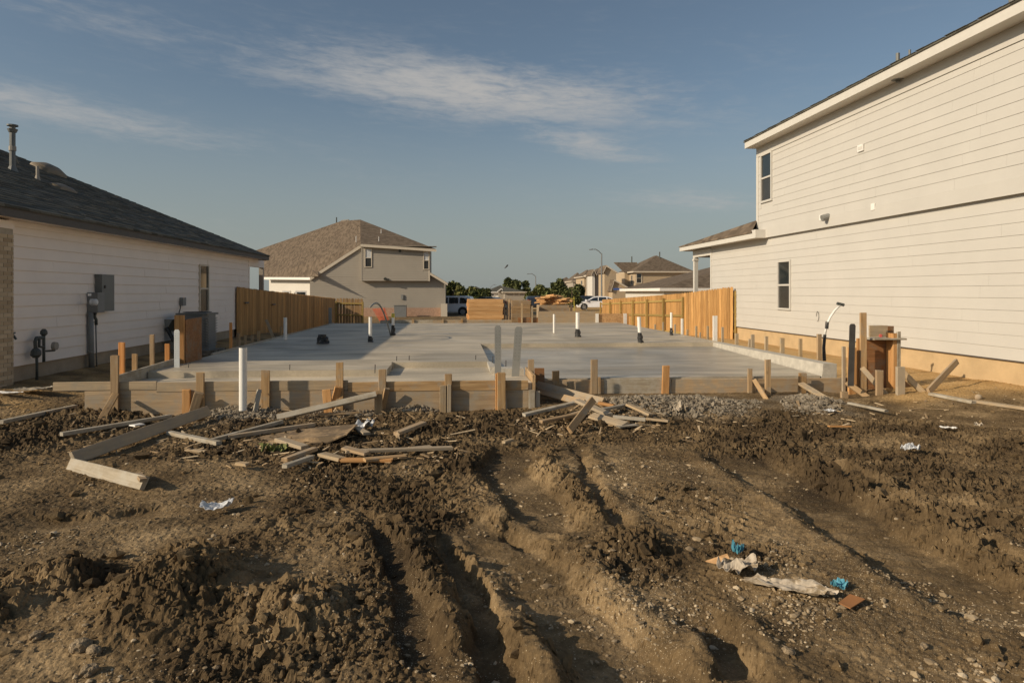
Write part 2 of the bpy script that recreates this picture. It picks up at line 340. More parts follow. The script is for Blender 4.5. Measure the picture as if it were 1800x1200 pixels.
class Frame:
    """a wall's own axes: o origin, u along the wall, v up, n outwards"""
    def __init__(s, o, u, n): s.o = Vector(o); s.u = Vector(u).normalized(); s.n = Vector(n).normalized(); s.w = Vector((0, 0, 1))
    def p(s, u, v, n=0): return s.o + s.u * u + s.w * v + s.n * n
    def box(s, mb, u0, u1, v0, v1, n0, n1):
        return mb.hexa([s.p(u0, v0, n0), s.p(u1, v0, n0), s.p(u1, v0, n1), s.p(u0, v0, n1), s.p(u0, v1, n0), s.p(u1, v1, n0), s.p(u1, v1, n1), s.p(u0, v1, n1)])
    def lap(s, mb, u0, u1, v0, h, n0=0.001, tb=0.015, tt=0.006):
        return mb.hexa([s.p(u0, v0, n0), s.p(u1, v0, n0), s.p(u1, v0, tb), s.p(u0, v0, tb), s.p(u0, v0 + h, n0), s.p(u1, v0 + h, n0), s.p(u1, v0 + h, tt), s.p(u0, v0 + h, tt)])
def siding(fr, u0, u1, v0, v1, exp, mat, parent, cuts=(), single=True, topline=None, tb=0.015, gap=0.003):
    """lap courses; cuts are (u0,u1,v0,v1) openings; topline(u) limits height; single: each course a mesh of its own"""
    mbj = MB(); v = v0
    while v < v1 - 0.01:
        h = min(exp, v1 - v); spans = [(u0, u1)]
        for (a, b, c, d) in cuts:
            if c < v + h - 0.01 and d > v + 0.01:
                ns = []
                for (p, q) in spans:
                    if b <= p or a >= q: ns.append((p, q))
                    else:
                        if a - p > 0.02: ns.append((p, a))
                        if q - b > 0.02: ns.append((b, q))
                spans = ns
        if topline:
            spans = [topline(p, q, v) for (p, q) in spans]; spans = [x for x in spans if x and x[1] - x[0] > 0.03]
        for (p, q) in spans:
            if single:
                a_ = p; nx = p + random.uniform(1.0, 3.66)
                while a_ < q - 0.01:
                    b_ = q if q - nx < 0.4 else nx
                    fr.lap(MB_ := MB(), a_ + 0.0015, b_ - 0.0015, v + random.uniform(-0.001, 0.001), h - gap, tb=tb + random.uniform(-0.0015, 0.0015)); MB_.build('siding_board', mat, parent); a_ = b_; nx = b_ + 3.66
            else: fr.lap(mbj, p, q, v, h - 0.006, tb=tb)
        v += exp
    if not single and mbj.v: return mbj.build('siding_courses', mat, parent)
def window(fr, u0, u1, v0, v1, parent, trim, depth=0.045, tw=0.05, rail=True, glass=(None, None)):
    """frame > pane, pane, meeting_rail set just proud of the wall core"""
    mb = MB()
    fr.box(mb, u0, u0 + tw, v0, v1, 0.001, depth); fr.box(mb, u1 - tw, u1, v0, v1, 0.001, depth)
    fr.box(mb, u0 + tw, u1 - tw, v0, v0 + tw, 0.001, depth + 0.004); fr.box(mb, u0 + tw, u1 - tw, v1 - tw, v1, 0.001, depth + 0.002)
    w = mb.build('window', trim, parent); vm = (v0 + v1) / 2
    if rail:
        fr.box(m := MB(), u0 + tw, u1 - tw, vm - 0.025, vm + 0.025, 0.001, depth - 0.008); m.build('meeting_rail', trim, w)
        fr.box(m := MB(), u0 + tw, u1 - tw, vm + 0.025, v1 - tw, 0.001, 0.016); m.build('pane', glass[0] or M_glass, w)
        fr.box(m := MB(), u0 + tw, u1 - tw, v0 + tw, vm - 0.025, 0.001, 0.010); m.build('pane', glass[1] or M_glass2, w)
    else:
        fr.box(m := MB(), u0 + tw, u1 - tw, v0 + tw, v1 - tw, 0.001, 0.012); m.build('pane', M_glass, w)
    return w

# ------------------------------------------------------------------ ground
SLAB_L, SLAB_R, SLAB_BACK = -4.72, 6.52, 27.2          # outline of the new slab (metres)
FRONT_L, FRONT_R = 9.95, 11.2                          # front of the porch side, front of the garage side
STEP_X = 1.12                                          # where the front steps back
_perm = RNG.permutation(512).astype(np.int64); _perm = np.concatenate([_perm, _perm, _perm])
_ga = RNG.uniform(0, 2 * np.pi, 512); _gx, _gy = np.cos(_ga), np.sin(_ga)
def perlin(x, y):
    xi = np.floor(x).astype(np.int64); yi = np.floor(y).astype(np.int64); xf = x - xi; yf = y - yi
    u = xf * xf * xf * (xf * (xf * 6 - 15) + 10); v = yf * yf * yf * (yf * (yf * 6 - 15) + 10)
    def g(ix, iy, dx, dy):
        h = _perm[(_perm[ix & 511] + iy) & 511]; return _gx[h] * dx + _gy[h] * dy
    a = g(xi, yi, xf, yf); b = g(xi + 1, yi, xf - 1, yf); c = g(xi, yi + 1, xf, yf - 1); d = g(xi + 1, yi + 1, xf - 1, yf - 1)
    return 1.5 * ((a * (1 - u) + b * u) * (1 - v) + (c * (1 - u) + d * u) * v)
def fbm(x, y, f, o=4, g=0.5):
    s = 0; a = 1
    for k in range(o): s = s + a * perlin(x * f + 17.3 * k, y * f - 9.1 * k); f *= 2.03; a *= g
    return s
def sstep(a, b, x): t = np.clip((x - a) / (b - a), 0, 1); return t * t * (3 - 2 * t)
GZ = -0.47
SPILL = [(340, 510, 698, 748, 1), (690, 780, 704, 726, 1), (1040, 1350, 694, 738, 1), (1365, 1495, 692, 732, 1), (500, 700, 712, 735, 0.5)]
def g2(px, py): p = onz(px, py, GZ); return np.array((p.x, p.y))
def ell(px0, px1, py0, py1):
    c = g2((px0 + px1) / 2, (py0 + py1) / 2); a = g2(px0, (py0 + py1) / 2); b = g2(px1, (py0 + py1) / 2); t = g2((px0 + px1) / 2, py0); d = g2((px0 + px1) / 2, py1)
    cy = (t[1] + d[1]) / 2
    return (c[0], cy, abs(b[0] - a[0]) / 2 * cy / c[1], (t[1] - d[1]) / 2)
def blobs(x, y, lst, soft=0.6):
    s = np.zeros_like(x)
    for (px0, px1, py0, py1, w) in lst:
        cx, cy, rx, ry = ell(px0, px1, py0, py1)
        d = np.sqrt(((x - cx) / rx) ** 2 + ((y - cy) / ry) ** 2)
        s = np.maximum(s, w * (1 - sstep(1 - soft, 1 + soft * 0.5, d)))
    return s
CHURN = [(520, 900, 740, 930, 1.2), (620, 800, 900, 1200, 1.0), (1420, 1860, 780, 960, 1.1), (560, 830, 860, 1010, 1), (1150, 1860, 722, 840, 1.1), (1480, 1860, 800, 930, 1), (250, 1300, 722, 790, 1.1), (-60, 330, 695, 815, 1), (250, 640, 760, 820, 0.7),
         (600, 800, 960, 1140, 0.9), (-60, 270, 990, 1070, 1), (300, 700, 1010, 1240, 0.9), (1130, 1330, 845, 960, 0.55), (1000, 1200, 925, 1030, 0.8), (1230, 1420, 950, 1010, 0.7), (430, 560, 880, 990, 0.45), (380, 470, 940, 980, .5)]
GRAVEL = [(980, 1380, 790, 960, 0.9), (1300, 1800, 930, 1240, 1), (1000, 1300, 960, 1200, 0.8), (0, 330, 900, 1000, 1), (200, 560, 830, 900, 0.6), (520, 780, 980, 1240, 0.8), (380, 600, 780, 830, 0.7), (120, 420, 740, 800, .6)]
# tyre ruts: pixel polyline, floor half width, depth, berm left, berm right
RUTS = [([(1010, 775), (1035, 840), (1075, 900), (1120, 960)], 0.05, 0.03, 0.02, 0.05), ([(1420, 800), (1540, 862), (1690, 935), (1840, 1010)], 0.06, 0.04, 0.04, 0.06), ([(640, 900), (690, 980), (730, 1080), (745, 1200)], 0.05, 0.04, 0.03, 0.05),
        ([(905, 775), (885, 815), (930, 870), (950, 925), (1000, 950)], 0.24, 0.07, 0.03, 0.075),
        ([(790, 905), (900, 975), (985, 1055), (1085, 1150), (1190, 1290)], 0.24, 0.075, 0.03, 0.06),
        ([(755, 935), (800, 985), (850, 1070), (880, 1160), (915, 1290)], 0.075, 0.10, 0.05, 0.05),
        ([(1270, 790), (1400, 858), (1530, 930), (1680, 1020), (1840, 1110)], 0.30, 0.075, 0.05, 0.07),
        ([(1190, 1055), (1260, 1105), (1300, 1165), (1340, 1240)], 0.10, 0.08, 0.03, 0.05),
        ([(-40, 925), (90, 922), (200, 912), (330, 890)], 0.16, 0.035, 0.03, 0.05)]
MOUNDS = [(175, 430, 985, 1140, 0.27), (390, 620, 1030, 1150, 0.14), (-80, 60, 1000, 1150, 0.10), (80, 180, 1000, 1050, 0.12), (1040, 1200, 930, 1000, 0.10), (1250, 1330, 980, 1030, 0.06),
          (900, 1180, 690, 740, 0.05), (1050, 1340, 698, 735, 0.10), (350, 500, 705, 745, 0.09), (1370, 1490, 695, 730, 0.09), (690, 770, 706, 724, 0.08), (-60, 200, 725, 800, 0.10), (1640, 1840, 690, 720, 0.03)]
def base_h(x, y):
    x = np.asarray(x, float); y = np.asarray(y, float)
    h = np.full(x.shape, GZ)
    h = h + 0.20 * (1 - sstep(-7.3, -5.3, x)) * sstep(8.6, 10.5, y) * (1 - sstep(26, 32, y))       # up to the left house
    h = h + 0.10 * sstep(6.6, 8.6, x) * sstep(8.5, 10.5, y) * (1 - sstep(24, 30, y))                # up to the right house
    h = h - 0.43 * sstep(25, 36, y)                                                                 # falls away behind
    for (px0, px1, py0, py1, a) in MOUNDS:
        cx, cy, rx, ry = ell(px0, px1, py0, py1)
        h = h + a * np.exp(-1.6 * (((x - cx) / rx) ** 2 + ((y - cy) / ry) ** 2))
    inside = sstep(0.06, 0.2, x - SLAB_L) * sstep(0.06, 0.2, SLAB_R - x) * (1 - sstep(SLAB_BACK - 0.2, SLAB_BACK - 0.06, y))
    fr = np.where(x < STEP_X, FRONT_L, FRONT_R)
    inside = inside * sstep(0.06, 0.2, y - fr)
    return h - 0.4 * inside
def rut_h(x, y):
    h = np.zeros_like(x); floor = np.zeros_like(x); berm = np.zeros_like(x)
    wob = fbm(x, y, 1.7, 2) * 0.06 + fbm(x + 3, y, 7, 3) * 0.028
    for pts, w, dep, bl_, br_ in RUTS:
        P = [g2(*p) for p in pts]; best = np.full(x.shape, 1e9); sg = np.zeros_like(x); along = np.zeros_like(x); acc = 0
        for a, b in zip(P[:-1], P[1:]):
            d = b - a; Ls = np.hypot(*d); t = np.clip(((x - a[0]) * d[0] + (y - a[1]) * d[1]) / Ls ** 2, 0, 1)
            qx = x - a[0] - t * d[0]; qy = y - a[1] - t * d[1]; ds = np.hypot(qx, qy)
            m = ds < best; best = np.where(m, ds, best); sg = np.where(m, np.sign(-(d[0] * qy - d[1] * qx)), sg); along = np.where(m, acc + t * Ls, along); acc += Ls
        # travelling towards the camera, the photo's right side has sg < 0
        s = best + wob
        end = sstep(0, 0.5, along + 0.05) * sstep(0, 0.4, acc - along + 0.05)
        fl = 1 - sstep(w * 0.82, w * 1.28 + 0.02, s)
        bw = 0.07 + w * 0.12
        bh = np.where(sg < 0, br_, bl_) * (0.75 + 0.6 * fbm(x + 31, y - 7, 2.6, 3))
        bm = np.exp(-np.abs((s - (w * 1.25 + bw)) / bw) ** 1.6) * (s > w * 0.7)
        h = h + end * fl * (w > 0.2) * 0.010 * np.sin(along * 2 * np.pi / 0.13 + 6 * s) * np.clip(0.4 + fbm(x - 4, y, 1.1, 2), 0, 1)
        h = h + end * (-dep * fl * (1 + 0.15 * fbm(x, y, 3, 2)) + np.maximum(bh, 0) * bm)
        floor = np.maximum(floor, fl * end); bank = 4 * fl * (1 - fl) * np.clip(0.65 + 1.2 * fbm(x + 11, y, 2.2, 3), 0, 1) * end; berm = np.maximum(berm, 0.8 * bank); berm = np.maximum(berm, bm * end * (np.where(sg < 0, br_, bl_) > 0.06))
    return h, floor, berm
def ground_full(x, y):
    x = np.asarray(x, float); y = np.asarray(y, float)
    h = base_h(x, y); r, floor, berm = rut_h(x, y)
    ch = blobs(x, y, CHURN) * (0.65 + 0.5 * fbm(x, y, 0.9, 2)); ch = np.clip(np.maximum(np.maximum(ch, berm * 0.8), 0.06 + 0.10 * np.clip(fbm(x, y, 1.4, 3), 0, 1)) * (1 - 0.93 * np.clip(floor * 1.6 - 0.6, 0, 1)), 0, 1)
    mnd = blobs(x, y, [(m[0], m[1], m[2], m[3], 1) for m in MOUNDS[:5]])
    ch = np.maximum(ch, mnd * 0.7)
    wx = x + 0.05 * fbm(x + 5, y, 4, 2); wy = y + 0.05 * fbm(x, y + 9, 4, 2)
    near = 1 - sstep(9.5, 16, y)
    big = fbm(x, y, 0.55, 3) * 0.045
    rid = lambda f, ox: 1 - 1.7 * np.abs(perlin(wx * f + ox, wy * f - ox))
    clod = np.maximum(rid(2.6, 1.7), 0) * 0.035 + np.maximum(rid(6.8, 5.1), 0) * 0.06 + np.abs(perlin(wx * 12, wy * 12 + 8)) * 0.085 + np.abs(perlin(wx * 20, wy * 20 - 5)) * 0.05 - 0.035
    fine = rid(24, 3.3) * 0.026 + perlin(wx * 45, wy * 45) * 0.014
    tread = np.sin((wx * 0.8 + wy * 0.6) * 2 * np.pi / 0.11) * 0.018 * blobs(x, y, [(1130, 1330, 850, 960, 1), (1560, 1760, 860, 930, 1), (1240, 1380, 985, 1015, 1)], 0.4)
    soft = 0.010 * np.abs(perlin(x * 9, y * 9)) + 0.006 * perlin(x * 22, y * 22) + 0.004 * perlin(x * 50, y * 50)
    out = sstep(0, 0.4, np.maximum(np.maximum(SLAB_L - x, x - SLAB_R), FRONT_L - y) + 0.3)
    h = h + r + near * (big * out + ch * (clod + fine) - 0.07 * ch + tread + (1 - ch) * soft * (1 - 0.5 * floor))
    return h, ch, floor, berm
def gz(x, y): return float(base_h(np.array([x]), np.array([y]))[0] + rut_h(np.array([x]), np.array([y]))[0][0])
def gp(px, py, lift=0.0):
    """the place on the ground seen at a pixel"""
    z = GZ
    for _ in range(9):
        p = onz(px, py, z + lift); nz = gz(p.x, p.y); z = 0.3 * z + 0.7 * nz
    return onz(px, py, z + lift)
u_in = np.linspace(-0.86, 0.92, 860); u_out = np.array([1.05, 1.3, 1.8, 3, 8, 40]); us = np.concatenate([-u_out[::-1] + 0.02, u_in, u_out])
ys = np.concatenate([[-900, -200, -60, -20, -8, -4, -2, -0.8, 0.2, 0.9, 1.3], 1.6 * (14.0 / 1.6) ** np.linspace(0, 1, 660), np.linspace(14.2, 40, 46), [44, 50, 60, 80, 110, 160, 250, 400, 700, 1200, 2000, 3200]])
wd = np.sqrt((ys + 1.2) ** 2 + 1.0)
GX = us[None, :] * wd[:, None]; GY = np.repeat(ys[:, None], len(us), 1)
GH, GC, GF, GB = ground_full(GX, GY)
nr, nc = GX.shape
sp = np.gradient(ys)[:, None] * np.ones_like(GX); jz = np.where((GY > 1.5) & (GY < 14), np.minimum(sp, 0.05), 0)
GH = GH + RNG.uniform(-1, 1, GH.shape) * jz * (0.04 + 0.6 * np.clip(GC - 0.08, 0, 1)); GX = GX + RNG.uniform(-0.3, 0.3, GH.shape) * jz; GY = GY + RNG.uniform(-0.3, 0.3, GH.shape) * jz
def mesh_np(name, verts, quads, mat, k=4):
    me = bpy.data.meshes.new(name); me.vertices.add(len(verts)); me.vertices.foreach_set('co', verts.astype(np.float32).ravel())
    me.loops.add(quads.size); me.loops.foreach_set('vertex_index', quads.astype(np.int32).ravel())
    me.polygons.add(len(quads)); me.polygons.foreach_set('loop_start', np.arange(len(quads), dtype=np.int32) * k)
    me.materials.append(mat); me.update(calc_edges=True)
    if k == 3: me.shade_flat()
    return me
ii = np.arange(nr * nc).reshape(nr, nc)
quads = np.stack([ii[:-1, :-1], ii[:-1, 1:], ii[1:, 1:], ii[1:, :-1]], -1).reshape(-1, 4)
def soil_material(name='soil'):
    m, nt, b = newmat(name)
    at = N(nt, 'ShaderNodeAttribute', attribute_name='soil'); sp = N(nt, 'ShaderNodeSeparateColor'); L(nt, at.outputs['Color'], sp.inputs[0])
    churn, grav, tan = sp.outputs
    t = N(nt, 'ShaderNodeTexCoord')
    a = N(nt, 'ShaderNodeTexNoise', i_Scale=1.7, i_Detail=9.0, i_Roughness=0.65); L(nt, t.outputs['Object'], a.inputs['Vector'])
    f = N(nt, 'ShaderNodeTexNoise', i_Scale=38.0, i_Detail=6.0, i_Roughness=0.7); L(nt, t.outputs['Object'], f.inputs['Vector'])
    dry = ramp(nt, a.outputs[0], [(0.32, (0.085, 0.057, 0.029)), (0.5, (0.165, 0.113, 0.058)), (0.66, (0.31, 0.22, 0.12))])
    mud = ramp(nt, a.outputs[0], [(0.3, (0.032, 0.022, 0.013)), (0.55, (0.068, 0.047, 0.026)), (0.72, (0.17, 0.12, 0.065))])
    cc = mixc(nt, mathn(nt, 'MULTIPLY', churn, 0.85, True), dry, mud)
    cc = mixc(nt, at.outputs['Alpha'], cc, ramp(nt, a.outputs[0], [(0.35, (0.09, 0.075, 0.055)), (0.6, (0.24, 0.215, 0.175))]))
    tanc = ramp(nt, a.outputs[0], [(0.3, (0.40, 0.25, 0.10)), (0.7, (0.56, 0.37, 0.17))])
    cc = mixc(nt, tan, cc, tanc)
    cc = mixc(nt, 0.55, cc, mixc(nt, 1.0, cc, ramp(nt, f.outputs[0], [(0.3, (0.45, 0.45, 0.45)), (0.7, (1.5, 1.5, 1.5))]), 'MULTIPLY'))
    # limestone chips pressed into the dirt
    for scl, thr, amt in ((70.0, 0.20, 0.9), (150.0, 0.24, 0.8)):
        v = N(nt, 'ShaderNodeTexVoronoi', i_Scale=scl); L(nt, t.outputs['Object'], v.inputs['Vector'])
        chip = mathn(nt, 'LESS_THAN', v.outputs['Distance'], thr)
        rs = N(nt, 'ShaderNodeSeparateColor'); L(nt, v.outputs['Color'], rs.inputs[0])
        keep = mathn(nt, 'GREATER_THAN', mathn(nt, 'ADD', grav, mathn(nt, 'MULTIPLY', a.outputs[0], 0.35)), mathn(nt, 'ADD', rs.outputs[0], 0.42))
        cc = mixc(nt, mathn(nt, 'MULTIPLY', mathn(nt, 'MULTIPLY', chip, keep), amt), cc, ramp(nt, rs.outputs[1], [(0, (0.30, 0.23, 0.14)), (1, (0.6, 0.5, 0.35))]))
    L(nt, cc, b.inputs['Base Color']); b.inputs['Roughness'].default_value = 0.95; b.inputs['Specular IOR Level'].default_value = 0.15
    v2 = N(nt, 'ShaderNodeTexNoise', i_Scale=90.0, i_Detail=5.0, i_Roughness=0.7); L(nt, t.outputs['Object'], v2.inputs['Vector'])
    v3 = N(nt, 'ShaderNodeTexNoise', i_Scale=26.0, i_Detail=7.0, i_Roughness=0.75); L(nt, t.outputs['Object'], v3.inputs['Vector'])
    bp = N(nt, 'ShaderNodeBump', i_Strength=0.5, i_Distance=0.018); L(nt, mathn(nt, 'ADD', mathn(nt, 'MULTIPLY', v2.outputs[0], 0.5), v3.outputs[0]), bp.inputs['Height']); L(nt, bp.outputs[0], b.inputs['Normal'])
    return m
M_soil = soil_material()
gme = mesh_np('ground', np.stack([GX, GY, GH], -1).reshape(-1, 3), quads, M_soil)
def soil_cols(x, y, ch):
    mnd = blobs(x, y, [(m[0], m[1], m[2], m[3], 1) for m in MOUNDS[:3]])
    chc = np.clip(blobs(x, y, CHURN) * (0.75 + 0.55 * fbm(x, y, 0.9, 2)) * 1.15 - 0.75 * mnd, 0, 1); chc = np.maximum(chc, 0.45 * np.clip(ch, 0, 1))
    gr = blobs(x, y, GRAVEL) * (1 - 0.5 * ch)
    gr = np.maximum(gr, 0.42 * (1 - ch))
    tan = sstep(6.7, 7.6, x + 0.5 * fbm(x, y, 0.8, 2)) * sstep(9.3, 10.6, y + 0.4 * fbm(x, y, 1.1, 2))
    tan = np.maximum(tan, 0.75 * (1 - sstep(-6.6, -5.5, x)) * sstep(8.4, 9.6, y) * np.clip(0.5 + fbm(x, y, 1.3, 3), 0, 1))
    return np.stack([chc, gr, tan * (1 - 0.6 * np.clip(ch, 0, 1)), blobs(x, y, SPILL, 0.8) * np.clip(0.6 + fbm(x, y, 2.5, 3), 0, 1)], -1)
ca = gme.color_attributes.new('soil', 'FLOAT_COLOR', 'POINT')
ca.data.foreach_set('color', soil_cols(GX, GY, GC).astype(np.float32).ravel())
gme.shade_flat(); kind(link('ground', gme), 'structure')

# loose clods and stones: nobody could count these
def ico(sub):
    import bmesh
    bm = bmesh.new(); bmesh.ops.create_icosphere(bm, subdivisions=sub, radius=1); v = np.array([q.co[:] for q in bm.verts]); f = np.array([[q.index for q in p.verts] for p in bm.faces]); bm.free(); return v, f
def scatter(name, pos, size, mat, sub=1, flat=0.7, rough=0.35, cols=None):
    V, Fc = ico(sub); n = len(pos); k = len(V)
    jit = 1 + RNG.uniform(-rough, rough, (n, k, 1)); an = RNG.uniform(0, 2 * np.pi, n); st = RNG.uniform(0.6, 1.6, (n, 1, 3)) * np.array([1, 1, flat])
    P = V[None] * jit * st * size[:, None, None]
    c, s = np.cos(an)[:, None], np.sin(an)[:, None]
    x = P[..., 0] * c - P[..., 1] * s; y = P[..., 0] * s + P[..., 1] * c
    P = np.stack([x, y, P[..., 2]], -1) + pos[:, None, :]
    fc = (Fc[None] + (np.arange(n) * k)[:, None, None]).reshape(-1, 3)
    me = mesh_np(name, P.reshape(-1, 3), fc, mat, 3)
    if cols is not None:
        a = me.color_attributes.new('soil', 'FLOAT_COLOR', 'POINT'); a.data.foreach_set('color', np.repeat(cols, k, 0).astype(np.float32).ravel())
    return kind(link(name, me), 'stuff')
def sample(n, ymin=1.9, ymax=10.6):
    y = 1 / RNG.uniform(1 / ymax, 1 / ymin, n); x = RNG.uniform(-0.8, 0.98, n) * (y + 0.4); return x, y
x, y = sample(150000); h, ch, fl, be = ground_full(x, y); ok = RNG.uniform(0, 1, len(x)) < np.clip(ch ** 1.3, 0, 1) * 0.5; x, y, h, ch = x[ok], y[ok], h[ok], ch[ok]
sz = 0.0072 * np.exp(RNG.normal(0, 0.62, len(x))) * (0.55 + 0.17 * y); sz = np.minimum(np.clip(sz, 0.0035, 0.065), 0.010 + 0.0066 * y)
tag(scatter('mud_clods', np.stack([x, y, h - sz * 0.05], -1), sz, M_soil, 1, 0.85, 0.55, soil_cols(x, y, np.clip(ch * 0.9, 0, 1))), 'loose dark clods of churned mud across the lot', 'mud')
def stonemat():
    m, nt, b = newmat('limestone'); g = N(nt, 'ShaderNodeNewGeometry')
    L(nt, ramp(nt, g.outputs['Random Per Island'], [(0, (0.2, 0.145, 0.085)), (0.7, (0.36, 0.275, 0.17)), (1, (0.55, 0.45, 0.31))]), b.inputs['Base Color']); b.inputs['Roughness'].default_value = 0.9
    return m
M_stone = stonemat()
x, y = sample(150000); h, ch, fl, be = ground_full(x, y); gr = soil_cols(x, y, ch)[:, 1]; ok = RNG.uniform(0, 1, len(x)) < np.clip(gr, 0, 1) ** 1.5 * 0.75 * np.clip(0.35 + 1.6 * fbm(x, y, 1.5, 3), 0, 1); x, y, h = x[ok], y[ok], h[ok]
sz = np.clip(0.0038 * np.exp(RNG.normal(0, 0.6, len(x))) * (0.7 + 0.1 * y), 0.002, 0.022)
tag(scatter('gravel', np.stack([x, y, h + sz * 0.2], -1), sz, M_stone, 0 + 1, 0.6, 0.3), 'pale limestone chips strewn over the dirt', 'gravel')
# crumbs of spilled concrete along the foot of the forms
pts = []
for (a, b, c, d, n) in ((350, 500, 704, 742, 2600), (690, 775, 708, 722, 900), (1050, 1345, 699, 732, 4200), (1370, 1490, 697, 728, 1800), (520, 690, 715, 735, 500)):
    for _ in range(n):
        q = onz(random.triangular(a, b), random.triangular(c, d, c + (d - c) * 0.3), GZ + 0.03); pts.append((q.x, min(q.y, (FRONT_L if q.x < STEP_X else FRONT_R) - 0.06)))
pts = np.array(pts); h = ground_full(pts[:, 0], pts[:, 1])[0]
sz = np.clip(0.011 * np.exp(RNG.normal(0, 0.55, len(pts))), 0.004, 0.04)
tag(scatter('spilled_concrete', np.stack([pts[:, 0], pts[:, 1], h + sz * 0.3], -1), sz, M_rough, 1, 0.8, 0.4), 'grey crumbs of spilled concrete along the foot of the forms', 'concrete')
M_boulder = plain('brown_stone', (0.27, 0.205, 0.13), 0.95, noise=0.35, nscale=40, bump=0.9, bscale=70, dirt=((0.13, 0.095, 0.06), 25, 0.55))
def stone(px, py, r, label):
    p = gp(px, py); me_v, me_f = ico(4)
    v = me_v * (1 + 0.30 * np.array([perlin(np.array([q[0] * 1.3 + px]), np.array([q[1] * 1.3 + q[2] + py]))[0] for q in me_v]))[:, None] * np.array([1.15, 0.9, 0.72]) * r
    v = np.round(v / (r * 0.22)) * (r * 0.22) * 0.25 + v * 0.75; mb = MB(); mb.v = [tuple(q) for q in v]; mb.f = [list(f) for f in me_f]
    o = mb.build('stone', M_boulder); o.location = (p.x, p.y, float(ground_full(np.array([p.x]), np.array([p.y]))[0][0]) + r * 0.35); o.rotation_euler.z = px
    tag(o, label, 'stone', 'larger stones lying in the foreground dirt')
stone(142, 1140, 0.038, 'rounded tan stone left of the dirt mound, larger of a close pair')
stone(166, 1146, 0.03, 'smaller stone just right of the rounded tan stone beside the dirt mound')
stone(158, 1180, 0.034, 'pale lumpy stone at the bottom edge below the close pair of stones')
stone(64, 1127, 0.03, 'lumpy brown stone nearest the left edge of the foreground')
stone(443, 1042, 0.033, 'whitish angular stone on the rubble right of the dirt mound')
stone(524, 1068, 0.028, 'round grey stone among the dark clods right of the dirt mound')
stone(1385, 1147, 0.026, 'pale stone below the torn blue and white sack')
stone(1330, 976, 0.018, 'small pale stone above the torn sack near the tread marks')
stone(1625, 1145, 0.02, 'small flat pale stone on the gravel right of the torn sack')

# ------------------------------------------------------------------ the new slab
slab = thing('foundation_slab', 'freshly poured grey concrete house slab with white pipe stubs', 'slab', (0, 12, -0.45))
GX0, GX1, GBACK = 0.60, 6.22, 16.2
MF = 10.95; NX0, NX1, NB = -1.08, 0.66, 12.1
mb = MB()                                               # main floor: rectangles that meet edge to edge
mb.box(SLAB_L, GX0, NB, SLAB_BACK, -0.6, 0.0); mb.box(GX0, SLAB_R, GBACK, SLAB_BACK, -0.6, 0.0)
mb.box(SLAB_L, NX0, MF, NB, -0.6, 0.0)
mb.build('main_floor', M_conc, slab)
mb = MB(); mb.box(SLAB_L, NX0, FRONT_L, MF, -0.6, -0.10); mb.box(NX0, NX1, FRONT_L, NB, -0.6, -0.102); mb.box(NX1, STEP_X, FRONT_L, MF - 0.05, -0.6, -0.10)
mb.build('porch_ledge', M_ledge, slab)
mb = MB(); mb.hexa([(GX0, FRONT_R, -0.6), (GX1, FRONT_R, -0.6), (GX1, GBACK, -0.6), (GX0, GBACK, -0.6), (GX0, FRONT_R, -0.20), (GX1, FRONT_R, -0.20), (GX1, GBACK, -0.085), (GX0, GBACK, -0.085)])
mb.build('garage_floor', M_gar, slab)
mb = MB(); mb.hexa([(GX1 + 0.001, FRONT_R, -0.6), (SLAB_R, FRONT_R, -0.6), (SLAB_R, GBACK, -0.6), (GX1 + 0.001, GBACK, -0.6), (GX1 + 0.06, FRONT_R, 0.0), (SLAB_R, FRONT_R, 0.0), (SLAB_R, GBACK, 0.0), (GX1 + 0.06, GBACK, 0.0)])
mb.build('garage_curb', M_curb, slab)
mb = MB(); mb.box(NX1 + 0.001, GX0 + 0.5, MF - 0.045, MF + 0.25, -0.6, 0.002); mb.hexa([(NX1, MF + 0.25, -0.6), (GX0 + 0.12, MF + 0.25, -0.6), (GX0 + 0.12, NB, -0.6), (NX1, NB, -0.6), (NX1 - 0.1, MF + 0.25, 0.001), (GX0 + 0.12, MF + 0.25, 0.001), (GX0 + 0.02, NB, 0.001), (NX1 - 0.1, NB, 0.001)])
mb.build('entry_kerb', M_curb, slab)
for (px, py) in ((509, 650), (659, 650), (689, 645), (697, 634), (719, 633), (836, 632), (866, 634), (889, 642), (331, 646)):
    p = onz(px, py, 0.0); MB().tube([(p.x, p.y, -0.05), (p.x + 0.004, p.y, 0.085)], 0.008, 6).build('anchor_bolt', M_brush, slab)

def pipe_stub(px0, px1, ytop, ybot, label, wrap=None, z=0.0, mat=None, lean=0.0, cap=True):
    c = onz((px0 + px1) / 2, ybot, z); d = ray((px0 + px1) / 2, ybot); sc_ = c.y / d.y / F
    r = (px1 - px0) / 2 * sc_; hgt = (ybot - ytop) * sc_
    o = thing('pipe_stub', label, 'pipe', c, 'plumbing pipes standing out of the slab')
    mb = MB(); n = 14; top = c + Vector((lean * hgt, 0, hgt))
    mb.tube([c + Vector((0, 0, -0.05)), top], r, n, cap=False); base = len(mb.v)
    mb.tube([top, top - Vector((0, 0, 0.25))], r * 0.86, n, cap=True)
    mb.f += [[n + j, n + (j + 1) % n, base + (j + 1) % n, base + j] for j in range(n)]
    mb.build('pipe', mat or M_pvc, o, smooth=False)
    if wrap:
        hw = (ybot - wrap) * sc_
        pts = [c + Vector((math.sin(k * 2.1) * r * 0.18 + lean * hw * k / 6, math.cos(k * 1.7) * r * 0.18, -0.02 + hw * k / 6)) for k in range(7)]
        MB().tube(pts, [r * (1.6 - 0.05 * k + 0.25 * math.sin(k * 2.3)) for k in range(6)] + [r * 1.15], 10).build('wrap', M_tape, o)
    return o
